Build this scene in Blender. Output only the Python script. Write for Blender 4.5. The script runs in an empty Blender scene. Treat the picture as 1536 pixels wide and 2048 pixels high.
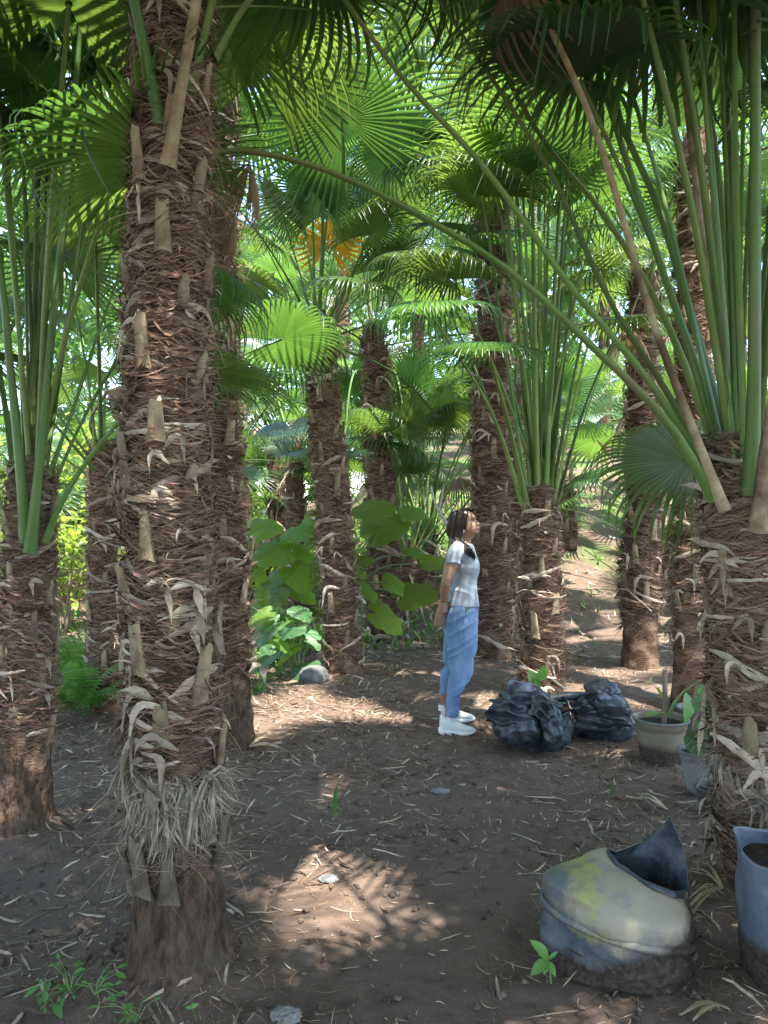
import bpy, bmesh, math, random
import numpy as np
from mathutils import Vector, Matrix, Euler, Quaternion

random.seed(11)
RNG = np.random.default_rng(11)
C = bpy.context.scene.collection
SC = bpy.context.scene

# ------------------------------------------------------------------ camera
F_PX, CAM_H = 1547.0, 1.55
cam_data = bpy.data.cameras.new('camera')
cam_data.sensor_fit = 'VERTICAL'
cam_data.sensor_height = 36.0
cam_data.lens = 36.0 * F_PX / 2048.0
cam_data.clip_start = 0.05
cam_data.clip_end = 400.0
cam = bpy.data.objects.new('camera', cam_data)
cam.location = (0, 0, CAM_H)
cam.rotation_euler = (math.radians(90), 0, 0)
C.objects.link(cam)
SC.camera = cam

# ------------------------------------------------------------------ world, sun, exposure
SUN_EL, SUN_AZ = math.radians(70.0), math.radians(150.0)
SKY_STRENGTH, SUN_STRENGTH, EXPOSURE = 0.15, 3.0, 2.82
world = bpy.data.worlds.new('World')
SC.world = world
world.use_nodes = True
wn = world.node_tree
bg = wn.nodes['Background']
sky = wn.nodes.new('ShaderNodeTexSky')
sky.sky_type = 'NISHITA'
sky.sun_disc = False
sky.sun_elevation = SUN_EL
sky.sun_rotation = SUN_AZ
wn.links.new(sky.outputs['Color'], bg.inputs['Color'])
bg.inputs['Strength'].default_value = SKY_STRENGTH
SUN_DIR = Vector((math.sin(SUN_AZ) * math.cos(SUN_EL), math.cos(SUN_AZ) * math.cos(SUN_EL), math.sin(SUN_EL)))
sun_data = bpy.data.lights.new('sun', 'SUN')
sun_data.energy = SUN_STRENGTH
sun_data.angle = math.radians(0.53)
sun_data.color = (1.0, 0.96, 0.90)
sun = bpy.data.objects.new('sun', sun_data)
sun.rotation_euler = SUN_DIR.to_track_quat('Z', 'Y').to_euler()
C.objects.link(sun)
SC.view_settings.view_transform = 'Standard'
SC.view_settings.look = 'None'
SC.view_settings.exposure = EXPOSURE
SC.view_settings.gamma = 1.0
SC.view_settings.use_curve_mapping = False
SC.cycles.max_bounces = 10
SC.cycles.diffuse_bounces = 6
SC.cycles.glossy_bounces = 3
SC.cycles.transmission_bounces = 8
SC.cycles.sample_clamp_indirect = 6.0
SC.cycles.use_denoising = True

# ------------------------------------------------------------------ helpers
def P(px, py, Y):
    """the place that a point of the photograph has at distance Y"""
    return Vector(((px - 768.0) / F_PX * Y, Y, CAM_H - (py - 1024.0) / F_PX * Y))

def _hash(i, j, k, seed):
    n = (i.astype(np.int64) * 374761393 + j.astype(np.int64) * 668265263 + k.astype(np.int64) * 1274126177 + seed * 974711) & 0xFFFFFFFF
    n = ((n ^ (n >> 13)) * 1274126177) & 0xFFFFFFFF
    n = ((n ^ (n >> 16)) * 2246822519) & 0xFFFFFFFF
    return ((n ^ (n >> 15)) & 0xFFFFFF) / float(0xFFFFFF)

def vn(p, seed=0):
    """value noise in -1..1 for an (n,3) array"""
    p = np.asarray(p, float)
    i = np.floor(p).astype(np.int64)
    f = p - i
    f = f * f * (3 - 2 * f)
    out = 0
    for a in (0, 1):
        for b in (0, 1):
            for c in (0, 1):
                w = (f[..., 0] if a else 1 - f[..., 0]) * (f[..., 1] if b else 1 - f[..., 1]) * (f[..., 2] if c else 1 - f[..., 2])
                out = out + w * _hash(i[..., 0] + a, i[..., 1] + b, i[..., 2] + c, seed)
    return out * 2 - 1

def fbm(p, seed=0, octv=4, gain=0.5):
    p = np.asarray(p, float)
    s, a, t = 0, 1.0, 0.0
    for o in range(octv):
        s = s + a * vn(p * 2 ** o + 17.3 * o, seed + o)
        t += a
        a *= gain
    return s / t

def sstep(a, b, x):
    t = np.clip((x - a) / (b - a), 0, 1)
    return t * t * (3 - 2 * t)

def gh(x, y, fine=True):
    """height of the ground"""
    x = np.asarray(x, float); y = np.asarray(y, float)
    right = 0.22 + 0.78 * sstep(-2.5, 1.5, x)
    yy = np.maximum(0, y - 8.6)
    z = 0.29 * right * yy * sstep(0, 4, yy) * (1 - 0.35 * sstep(8, 30, yy))
    z = z + 0.10 * sstep(2.5, 5, np.abs(x)) * sstep(2, 6, y) * 0.3
    q = np.stack([x, y, np.zeros_like(x)], -1)
    z = z + 0.030 * vn(q * 0.8, 3) * sstep(0.5, 3, y)
    for tx, ty, th, tr in ((-0.68, 2.63, 0.05, 0.30), (-1.80, 3.87, 0.04, 0.3), (1.55, 3.25, 0.04, 0.3)):
        z = z + th * np.exp(-((x - tx) ** 2 + (y - ty) ** 2) / tr ** 2)
    if fine:
        near = 1 - sstep(9, 16, y)
        z = z + near * (0.014 * vn(q * 3.1, 5) + 0.010 * vn(q * 8.0, 6) + 0.006 * np.abs(vn(q * 19.0, 7)) + 0.004 * vn(q * 41.0, 8))
    return z

def g1(x, y):
    return float(gh(np.array([x]), np.array([y]))[0])

def ground_at(px, py):
    """where the sight line through a point of the photograph meets the ground"""
    lo = 0.8
    prev = lo
    for k in range(600):
        Y = lo * (1.008 ** k)
        p = P(px, py, Y)
        if p.z <= float(gh(np.array([p.x]), np.array([p.y]), False)[0]):
            return P(px, py, prev)
        prev = Y
    return P(px, py, 40)

# ------------------------------------------------------------------ mesh building
def mesh_np(name, verts, quads=None, tris=None, smooth=False):
    me = bpy.data.meshes.new(name)
    verts = np.asarray(verts, np.float32).reshape(-1, 3)
    loops, starts, totals = [], [], []
    off = 0
    if quads is not None and len(quads):
        q = np.asarray(quads, np.int32).reshape(-1, 4)
        loops.append(q.ravel()); starts.append(off + 4 * np.arange(len(q))); off += 4 * len(q)
    if tris is not None and len(tris):
        t = np.asarray(tris, np.int32).reshape(-1, 3)
        loops.append(t.ravel()); starts.append(off + 3 * np.arange(len(t))); off += 3 * len(t)
    lv = np.concatenate(loops); st = np.concatenate(starts)
    me.vertices.add(len(verts)); me.vertices.foreach_set('co', verts.ravel())
    me.loops.add(len(lv)); me.loops.foreach_set('vertex_index', lv.astype(np.int32))
    me.polygons.add(len(st)); me.polygons.foreach_set('loop_start', st.astype(np.int32))
    me.update(calc_edges=True)
    me.validate()
    if smooth:
        me.polygons.foreach_set('use_smooth', np.ones(len(me.polygons), bool))
    return me

class MB:
    """collects pieces of geometry for one mesh"""
    def __init__(s):
        s.v, s.q, s.t, s.n = [], [], [], 0
    def add(s, v, q=None, t=None):
        v = np.asarray(v, float).reshape(-1, 3)
        if q is not None and len(q): s.q.append(np.asarray(q, int).reshape(-1, 4) + s.n)
        if t is not None and len(t): s.t.append(np.asarray(t, int).reshape(-1, 3) + s.n)
        s.v.append(v); s.n += len(v)
        return s
    def grid(s, v, close_u=False, cap=False):
        """v: (rows, cols, 3); closed in cols when close_u"""
        v = np.asarray(v, float)
        a, b = v.shape[:2]
        idx = np.arange(a * b).reshape(a, b)
        if close_u: idx = np.concatenate([idx, idx[:, :1]], 1)
        q = np.stack([idx[:-1, :-1], idx[:-1, 1:], idx[1:, 1:], idx[1:, :-1]], -1).reshape(-1, 4)
        s.add(v.reshape(-1, 3), q)
        if cap:
            for r, flip in ((0, True), (a - 1, False)):
                c = v[r].mean(0)
                ring = np.concatenate([v[r], c[None]])
                k = np.arange(b)
                t = np.stack([k, (k + 1) % b, np.full(b, b)], -1)
                if flip: t = t[:, ::-1]
                s.add(ring, None, t)
        return s
    def tube(s, pts, rad, sides=8, cap=True, flat=1.0, up=(0, 0, 1)):
        pts = np.asarray([tuple(p) for p in pts], float)
        n = len(pts)
        rad = np.broadcast_to(np.asarray(rad, float), (n,)) if np.ndim(rad) < 2 else np.asarray(rad, float)
        tan = np.gradient(pts, axis=0)
        tan /= np.linalg.norm(tan, axis=1)[:, None] + 1e-9
        u = np.asarray(up, float)
        if abs(np.dot(u, tan[0])) > 0.95: u = np.array([1.0, 0, 0])
        rows = []
        side = None
        for i in range(n):
            if side is None:
                side = np.cross(tan[i], u)
            side = side - np.dot(side, tan[i]) * tan[i]
            side /= np.linalg.norm(side) + 1e-9
            upv = np.cross(side, tan[i])
            ra, rb = (rad[i], rad[i] * flat) if np.ndim(rad[i]) == 0 else rad[i]
            a = np.linspace(0, 2 * math.pi, sides, endpoint=False)
            rows.append(pts[i] + np.outer(np.cos(a) * ra, side) + np.outer(np.sin(a) * rb, upv))
        s.grid(np.array(rows), True, cap)
        return s
    def box(s, c, d, rot=None):
        c = np.asarray(c, float); d = np.asarray(d, float) / 2
        k = np.array([[x, y, z] for x in (-1, 1) for y in (-1, 1) for z in (-1, 1)], float) * d
        if rot is not None: k = k @ np.array(rot).T
        s.add(k + c, [[0, 1, 3, 2], [4, 6, 7, 5], [0, 4, 5, 1], [2, 3, 7, 6], [0, 2, 6, 4], [1, 5, 7, 3]])
        return s
    def mesh(s, name, smooth=False):
        return mesh_np(name, np.concatenate(s.v), np.concatenate(s.q) if s.q else None, np.concatenate(s.t) if s.t else None, smooth)

def ribbons(path, side, width):
    """path (n,s,3), side (n,s,3) unit, width (n,s) -> verts, quads"""
    n, s = path.shape[:2]
    a = path - side * width[..., None] * 0.5
    b = path + side * width[..., None] * 0.5
    v = np.stack([a, b], 2).reshape(-1, 3)
    base = (np.arange(n)[:, None] * s + np.arange(s - 1)[None]) * 2
    q = np.stack([base, base + 1, base + 3, base + 2], -1).reshape(-1, 4)
    return v, q

def link(name, me, mat=None, parent=None, mw=None):
    o = bpy.data.objects.new(name, me)
    C.objects.link(o)
    if mat is not None and me is not None and len(me.materials) == 0:
        me.materials.append(mat)
    if parent is not None: o.parent = parent
    if mw is not None: o.matrix_basis = mw
    return o

def thing(name, label, cat, loc=(0, 0, 0), group=None, rotz=0):
    o = bpy.data.objects.new(name, None)
    C.objects.link(o)
    o.empty_display_size = 0.1
    o.location = loc
    o.rotation_euler = (0, 0, rotz)
    tag(o, label, cat, group)
    return o

def tag(o, label, cat, group=None):
    o['label'] = label; o['category'] = cat
    if group: o['group'] = group
    return o

def cat_rom(pts, n):
    """smooth curve of n points through pts"""
    pts = np.asarray([tuple(p) for p in pts], float)
    d = np.concatenate([[0], np.cumsum(np.linalg.norm(np.diff(pts, axis=0), axis=1))])
    t = np.linspace(0, d[-1], n)
    m = np.gradient(pts, d, axis=0)
    k = np.clip(np.searchsorted(d, t, 'right') - 1, 0, len(d) - 2)
    h = (d[k + 1] - d[k])[:, None]
    u = ((t - d[k]) / (d[k + 1] - d[k]))[:, None]
    return ((2 * u ** 3 - 3 * u ** 2 + 1) * pts[k] + (u ** 3 - 2 * u ** 2 + u) * h * m[k]
            + (-2 * u ** 3 + 3 * u ** 2) * pts[k + 1] + (u ** 3 - u ** 2) * h * m[k + 1])

# ------------------------------------------------------------------ materials
def NN(nt, kind, **kw):
    n = nt.nodes.new(kind)
    for k, v in kw.items(): setattr(n, k, v)
    return n

def M(name, c1, c2, scale=8.0, stretch=(1, 1, 1), rough=0.8, bump=0.3, bump_scale=None, spec=0.3,
      island=0.0, objrand=0.0, hue=0.0, trans=None, trans_fac=0.0, detail=6.0, c3=None, c3_fac=0.5, bump_dist=0.01, coat=0.0):
    m = bpy.data.materials.new(name)
    m.use_nodes = True
    nt = m.node_tree; L = nt.links.new
    b = nt.nodes['Principled BSDF']; out = nt.nodes['Material Output']
    tc = NN(nt, 'ShaderNodeTexCoord'); mp = NN(nt, 'ShaderNodeMapping')
    mp.inputs['Scale'].default_value = stretch
    L(tc.outputs['Object'], mp.inputs['Vector'])
    no = NN(nt, 'ShaderNodeTexNoise'); no.inputs['Scale'].default_value = scale; no.inputs['Detail'].default_value = detail
    no.inputs['Roughness'].default_value = 0.6
    L(mp.outputs['Vector'], no.inputs['Vector'])
    ramp = NN(nt, 'ShaderNodeMapRange'); ramp.inputs['From Min'].default_value = 0.32; ramp.inputs['From Max'].default_value = 0.68
    L(no.outputs['Fac'], ramp.inputs['Value'])
    mx = NN(nt, 'ShaderNodeMix', data_type='RGBA')
    mx.inputs[6].default_value = (*c1, 1); mx.inputs[7].default_value = (*c2, 1)
    L(ramp.outputs['Result'], mx.inputs[0])
    col = mx.outputs[2]
    if c3 is not None:
        n3 = NN(nt, 'ShaderNodeTexNoise'); n3.inputs['Scale'].default_value = scale * 0.21; n3.inputs['Detail'].default_value = 4
        L(tc.outputs['Object'], n3.inputs['Vector'])
        r3 = NN(nt, 'ShaderNodeMapRange'); r3.inputs['From Min'].default_value = 0.62 - c3_fac * 0.25; r3.inputs['From Max'].default_value = 0.72 - c3_fac * 0.2
        L(n3.outputs['Fac'], r3.inputs['Value'])
        m3 = NN(nt, 'ShaderNodeMix', data_type='RGBA'); m3.inputs[7].default_value = (*c3, 1)
        L(r3.outputs['Result'], m3.inputs[0]); L(col, m3.inputs[6]); col = m3.outputs[2]
    if island or objrand or hue:
        hs = NN(nt, 'ShaderNodeHueSaturation')
        L(col, hs.inputs['Color'])
        geo = NN(nt, 'ShaderNodeNewGeometry'); oi = NN(nt, 'ShaderNodeObjectInfo')
        a = NN(nt, 'ShaderNodeMath', operation='MULTIPLY_ADD'); a.inputs[1].default_value = 2 * island; a.inputs[2].default_value = 1 - island
        L(geo.outputs['Random Per Island'], a.inputs[0])
        c = NN(nt, 'ShaderNodeMath', operation='MULTIPLY_ADD'); c.inputs[1].default_value = 2 * objrand; c.inputs[2].default_value = 1 - objrand
        L(oi.outputs['Random'], c.inputs[0])
        d = NN(nt, 'ShaderNodeMath', operation='MULTIPLY'); L(a.outputs[0], d.inputs[0]); L(c.outputs[0], d.inputs[1])
        L(d.outputs[0], hs.inputs['Value'])
        if hue:
            e = NN(nt, 'ShaderNodeMath', operation='MULTIPLY_ADD'); e.inputs[1].default_value = 2 * hue; e.inputs[2].default_value = 0.5 - hue
            f = NN(nt, 'ShaderNodeMath', operation='FRACT'); g = NN(nt, 'ShaderNodeMath', operation='MULTIPLY'); g.inputs[1].default_value = 7.31
            L(oi.outputs['Random'], g.inputs[0]); L(g.outputs[0], f.inputs[0]); L(f.outputs[0], e.inputs[0]); L(e.outputs[0], hs.inputs['Hue'])
        col = hs.outputs['Color']
    L(col, b.inputs['Base Color'])
    b.inputs['Roughness'].default_value = rough
    b.inputs['Specular IOR Level'].default_value = spec
    if coat: b.inputs['Coat Weight'].default_value = coat
    if bump:
        bn = no
        if bump_scale:
            bn = NN(nt, 'ShaderNodeTexNoise'); bn.inputs['Scale'].default_value = bump_scale; bn.inputs['Detail'].default_value = 5
            L(mp.outputs['Vector'], bn.inputs['Vector'])
        bp = NN(nt, 'ShaderNodeBump'); bp.inputs['Strength'].default_value = bump; bp.inputs['Distance'].default_value = bump_dist
        L(bn.outputs['Fac'], bp.inputs['Height']); L(bp.outputs['Normal'], b.inputs['Normal'])
    if trans is not None:
        tr = NN(nt, 'ShaderNodeBsdfTranslucent')
        if island or objrand or hue:
            h2 = NN(nt, 'ShaderNodeHueSaturation'); h2.inputs['Color'].default_value = (*trans, 1)
            L(d.outputs[0], h2.inputs['Value'])
            if hue: L(e.outputs[0], h2.inputs['Hue'])
            L(h2.outputs['Color'], tr.inputs['Color'])
        else:
            tr.inputs['Color'].default_value = (*trans, 1)
        ms = NN(nt, 'ShaderNodeMixShader'); ms.inputs[0].default_value = trans_fac
        L(b.outputs[0], ms.inputs[1]); L(tr.outputs[0], ms.inputs[2]); L(ms.outputs[0], out.inputs['Surface'])
    return m

MAT = {}
MAT['blade'] = M('palm_leaf', (0.028, 0.068, 0.022), (0.047, 0.100, 0.033), 3.0, (1, 1, 1), 0.34, 0.12, 40, 0.5, 0.16, 0.22, 0.020, (0.160, 0.285, 0.038), 0.42)
MAT['petiole'] = M('palm_petiole', (0.075, 0.150, 0.030), (0.150, 0.230, 0.062), 5.0, (1, 1, 0.4), 0.50, 0.15, 60, 0.35, 0, 0.32, 0.022, c3=(0.17, 0.15, 0.07), c3_fac=0.25)
MAT['dead_blade'] = M('dead_palm_leaf', (0.20, 0.145, 0.085), (0.32, 0.25, 0.17), 4.0, (1, 1, 1), 0.8, 0.2, 50, 0.2, 0.25, 0.25, 0.01, (0.35, 0.22, 0.10), 0.25)
MAT['orange_blade'] = M('orange_palm_leaf', (0.50, 0.21, 0.02), (0.62, 0.33, 0.05), 4.0, (1, 1, 1), 0.6, 0.2, 50, 0.3, 0.2, 0.1, 0.0, (0.75, 0.33, 0.02), 0.5)
MAT['dry_petiole'] = M('dry_petiole', (0.20, 0.135, 0.075), (0.44, 0.35, 0.22), 14.0, (1, 1, 1), 0.75, 0.3, 40, 0.25, 0, 0.15, 0.008, c3=(0.10, 0.065, 0.04), c3_fac=0.4)
MAT['trunk'] = M('palm_trunk', (0.034, 0.019, 0.012), (0.125, 0.072, 0.045), 34.0, (1, 1, 2.2), 0.9, 0.9, 60, 0.15, 0, 0.1, 0, c3=(0.20, 0.13, 0.085), c3_fac=0.45, bump_dist=0.02)
MAT['bark'] = M('palm_bark', (0.035, 0.023, 0.016), (0.135, 0.090, 0.062), 24.0, (1.6, 1.6, 0.55), 0.92, 1.0, 34, 0.12, 0, 0, 0, c3=(0.10, 0.085, 0.05), c3_fac=0.12, bump_dist=0.035)
MAT['old_boot'] = M('old_leaf_base', (0.085, 0.065, 0.048), (0.23, 0.19, 0.14), 22.0, (1, 1, 0.2), 0.85, 0.5, 60, 0.2, 0, 0.3, 0.01, c3=(0.06, 0.045, 0.03), c3_fac=0.5)
MAT['sheath'] = M('palm_fibre', (0.085, 0.048, 0.032), (0.235, 0.150, 0.100), 20.0, (1, 1, 1), 0.85, 0.2, 90, 0.2, 0.85, 0.28, 0.010)
MAT['boot'] = M('palm_leaf_base', (0.19, 0.14, 0.085), (0.37, 0.30, 0.19), 22.0, (1, 1, 0.25), 0.75, 0.5, 60, 0.25, 0, 0.28, 0.012, c3=(0.11, 0.065, 0.04), c3_fac=0.5)
MAT['strip'] = M('dry_strip', (0.27, 0.20, 0.14), (0.50, 0.42, 0.33), 18.0, (1, 1, 1), 0.7, 0.25, 60, 0.25, 0.1, 0.38, 0.012, (0.4, 0.28, 0.16), 0.15)
MAT['pale_mat'] = M('grey_fibre', (0.14, 0.105, 0.075), (0.37, 0.31, 0.235), 20.0, (1, 1, 1), 0.85, 0.2, 90, 0.2, 0.5, 0.15, 0.008)
MAT['hair_fibre'] = M('loose_fibre', (0.16, 0.105, 0.07), (0.42, 0.32, 0.23), 12.0, (1, 1, 1), 0.8, 0, None, 0.2, 0.6, 0.1, 0)
# ------------------------------------------------------------------ fan palm pieces
def blade_mesh(name, N=58, R=1.0, spread=150, join=0.44, cup=12, droop=45, tip=40, pleat=0.34, seed=0, gap=0.0, rag=0.06, K=9, miss=0.0, lobe=0.25):
    """a fan leaf: pleated segments joined near the stalk, free and drooping at the tips; +x away from the stalk, +z the upper face"""
    r = np.random.default_rng(seed)
    mb = MB()
    da = 2 * math.radians(spread) / N
    s = np.concatenate([np.linspace(0.02, join, 4), np.linspace(join, 1, K - 3)[1:]])
    for i in range(N):
        if r.random() < miss: continue
        a = -math.radians(spread) + (i + 0.5) * da
        L = R * (1 - lobe * (abs(a) / math.pi) ** 1.5) * (1 + rag * r.normal())
        ss = np.where(s <= join, s, join + (s - join) * (L / R - join) / (1 - join))
        free = np.clip((ss - join) / (1 - join), 0, 1.3)
        tj = tip * (0.7 + 0.9 * r.random())
        dj = droop * (1 + 0.12 * r.normal() * 1.0)
        kink = (r.random() < 0.16) * r.uniform(30, 80) * (free > r.uniform(0.35, 0.8))
        ph = np.radians(cup - droop * np.minimum(ss, join) ** 1.6 - dj * np.maximum(0, ss ** 1.6 - np.minimum(ss, join) ** 1.6) - tj * free ** 1.7 - kink)
        ph = np.maximum(ph, math.radians(-88))
        ds = np.diff(np.concatenate([[0], ss])) * R
        rad = np.cumsum(np.cos(ph) * ds); z = np.cumsum(np.sin(ph) * ds)
        aw = a + free * r.normal() * 0.05
        d = np.array([math.cos(a), math.sin(a), 0]); t = np.array([-math.sin(a), math.cos(a), 0])
        lat = free ** 1.5 * r.normal() * 0.03 * R
        wj = rad[3] * da * 0.5
        hw = np.where(ss <= join, rad * math.tan(da / 2), wj * np.clip((1 - free / 1.0), 0, 1) ** 0.85 * (1 + 0.12 * np.minimum(free * 4, 1)) * (1 - gap - 0.12 * (free > 0)))
        hw = np.maximum(hw, 0.0012 * R)
        up = np.stack([-np.sin(ph)[:, None] * d, ], 1)[:, 0, :] + np.cos(ph)[:, None] * np.array([0, 0, 1.0])
        c = rad[:, None] * d + z[:, None] * np.array([0, 0, 1.0]) + lat[:, None] * t
        tw = r.normal() * 0.35 * free
        tt = np.cos(tw)[:, None] * t + np.sin(tw)[:, None] * up
        e0 = c - tt * hw[:, None]; e1 = c + tt * hw[:, None]; m = c + up * (hw * pleat * 1.6)[:, None]
        g = np.stack([e0, m, e1], 1)
        mb.grid(g)
    me = mb.mesh(name)
    return me

def stalk_mesh(name, pts, w0, w1, base_flare=1.45, sides=7, flat=0.62):
    """a leaf stalk: flat on top, keeled below, wider where it clasps the trunk"""
    pts = np.asarray([tuple(p) for p in pts], float)
    n = len(pts)
    t = np.linspace(0, 1, n)
    w = w0 + (w1 - w0) * t ** 0.8
    w = w * (1 + (base_flare - 1) * np.exp(-t * 14))
    tan = np.gradient(pts, axis=0); tan /= np.linalg.norm(tan, axis=1)[:, None]
    prof = np.array([(-1, 0.30), (-0.35, 0.52), (0.35, 0.52), (1, 0.30), (0.55, -0.55), (0, -0.95), (-0.55, -0.55)])
    rows = []
    side = None
    for i in range(n):
        if side is None:
            side = np.cross(tan[i], [0, 0, 1.0])
            if np.linalg.norm(side) < 0.1: side = np.array([0, 1.0, 0])
        side = side - np.dot(side, tan[i]) * tan[i]; side /= np.linalg.norm(side)
        up = np.cross(side, tan[i])
        rows.append(pts[i] + (prof[:, :1] * side + prof[:, 1:] * up * flat) * w[i])
    mb = MB(); mb.grid(np.array(rows), True, True)
    me = mb.mesh(name, True)
    return me

BENDS = [6, 16, 30, 48]
STALKS = []
for bi, bd in enumerate(BENDS):
    a = np.radians(-bd * np.linspace(0, 1, 11) ** 1.5)
    x = np.concatenate([[0], np.cumsum(np.cos(a[1:]) * 0.1)]); z = np.concatenate([[0], np.cumsum(np.sin(a[1:]) * 0.1)])
    me = stalk_mesh('frond', np.stack([x, 0 * x, z], 1), 0.0105, 0.0058)
    me.materials.append(MAT['petiole'])
    STALKS.append((me, (x[-1], 0, z[-1]), -bd))
DRY_STALKS = []
for me, tipp, bd in STALKS:
    c = me.copy(); c.materials.clear(); c.materials.append(MAT['dry_petiole']); DRY_STALKS.append((c, tipp, bd))

BLADES = []
for k, kw in enumerate([dict(cup=16, droop=34, tip=34), dict(cup=8, droop=52, tip=58), dict(cup=22, droop=50, tip=72, spread=140),
                        dict(cup=5, droop=30, tip=44, spread=160), dict(cup=28, droop=70, tip=70, spread=150), dict(cup=12, droop=44, tip=96, spread=165),
                        dict(cup=18, droop=24, tip=22, spread=150)]):
    me = blade_mesh('leaf_blade', seed=40 + k, **kw); me.materials.append(MAT['blade']); BLADES.append(me)
FAR_BLADES = []
for k, kw in enumerate([dict(cup=14, droop=40, tip=50), dict(cup=24, droop=64, tip=70), dict(cup=6, droop=36, tip=84, spread=160), dict(cup=18, droop=30, tip=30)]):
    me = blade_mesh('leaf_blade', N=40, K=7, seed=60 + k, gap=0.12, **kw); me.materials.append(MAT['blade']); FAR_BLADES.append(me)
DEAD_BLADES = []
for k, kw in enumerate([dict(cup=-38, droop=40, tip=30, spread=165), dict(cup=-50, droop=30, tip=20, spread=120), dict(cup=-25, droop=75, tip=60, spread=150)]):
    me = blade_mesh('dead_leaf_blade', N=40, seed=80 + k, rag=0.12, gap=0.15, miss=0.06, pleat=0.7, **kw); me.materials.append(MAT['dead_blade']); DEAD_BLADES.append(me)
ORANGE = blade_mesh('orange_leaf_blade', N=30, seed=95, cup=10, droop=30, tip=25, rag=0.1, miss=0.1); ORANGE.materials.append(MAT['orange_blade'])

# leaf bases left on the trunk (nominal trunk radius 0.15 m); +x outward, z up
BOOTS = []
for k in range(7):
    r = np.random.default_rng(200 + k)
    h = r.uniform(0.09, 0.21); w0 = r.uniform(0.034, 0.046); w1 = w0 * r.uniform(0.42, 0.68); lean = r.uniform(0.08, 0.30)
    rows = []
    for i, t in enumerate(np.linspace(0, 1, 7)):
        w = w0 + (w1 - w0) * t ** 0.7; th = 0.016 * (1 - 0.25 * t)
        x = 0.006 + lean * h * t ** 1.3; z = h * t
        a = np.linspace(0, 2 * math.pi, 10, endpoint=False)
        px = np.sign(np.cos(a)) * np.abs(np.cos(a)) ** 0.7 * th * (1 + 0.2 * r.normal(size=10) * 0.5); py = np.sign(np.sin(a)) * np.abs(np.sin(a)) ** 0.8 * w
        zz = z + (t > 0.95) * r.normal(size=10) * 0.010 + (t > 0.95) * 0.2 * py - (np.abs(py) / w0) ** 2 * 0.015
        rows.append(np.stack([0.159 + x + px - 0.25 * (py ** 2) / 0.15, py, zz], 1))
    mb = MB(); mb.grid(np.array(rows), True, True)
    me = mb.mesh('leaf_base', True); me.materials.append(MAT['boot']); BOOTS.append(me)

# woven fibre wrapping each leaf base
SHEATHS = []
for k in range(10):
    r = np.random.default_rng(300 + k)
    span = math.radians(r.uniform(75, 115)); H = r.uniform(0.11, 0.17); sgn = 1 if k % 2 else -1
    S = 6; lump = r.uniform(0.0, 0.02); lph = r.uniform(0, 6)
    t = np.linspace(0, 1, S)
    VV = MB()
    for n, wlo, whi, lo, hi, rough_ in ((62, 0.005, 0.018, -0.005, 0.009, 0.10), (95, 0.0012, 0.0040, 0.0, 0.016, 0.20)):
        a0 = r.uniform(-span, span * 0.6, n); z0 = r.uniform(-0.02, H, n)
        ln = r.uniform(0.35, 1.25, n); slope = sgn * (0.24 + 0.12 * np.sin(a0 * 2 + k)) + r.normal(0, rough_, n)
        ang = a0[:, None] + t[None] * ln[:, None]
        sag = -0.035 * np.sin(math.pi * t)[None] * r.uniform(-0.3, 1.2, (n, 1))
        z = z0[:, None] + slope[:, None] * t[None] * ln[:, None] * 0.15 + sag
        flare = -0.016 + 0.034 * np.clip(z0[:, None] / H, 0, 1) ** 1.3 + np.maximum(0, z0[:, None] / H - 0.5) * 0.05 * np.abs(t[None] - 0.3)
        rad = 0.15 + r.uniform(lo, hi, (n, 1)) + flare + lump * np.sin(ang * 2 + lph) + 0.09 * np.maximum(0, t[None] - 0.7) * r.random((n, 1)) ** 3 * 3
        path = np.stack([rad * np.cos(ang), rad * np.sin(ang), z], -1)
        up = np.zeros_like(path); up[..., 2] = 1; out = np.stack([np.cos(ang), np.sin(ang), 0 * ang], -1)
        side = up + out * r.normal(size=(n, 1, 1)) * 0.5; side /= np.linalg.norm(side, axis=-1, keepdims=True)
        wd = (wlo + (whi - wlo) * r.random((n, 1)) ** 1.6) * np.array([0.6, 1, 1, 0.9, 0.6, 0.12])[None]
        VV.add(*ribbons(path, side, wd))
    me = VV.mesh('fibre_sheath'); me.materials.append(MAT['sheath']); SHEATHS.append(me)

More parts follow.
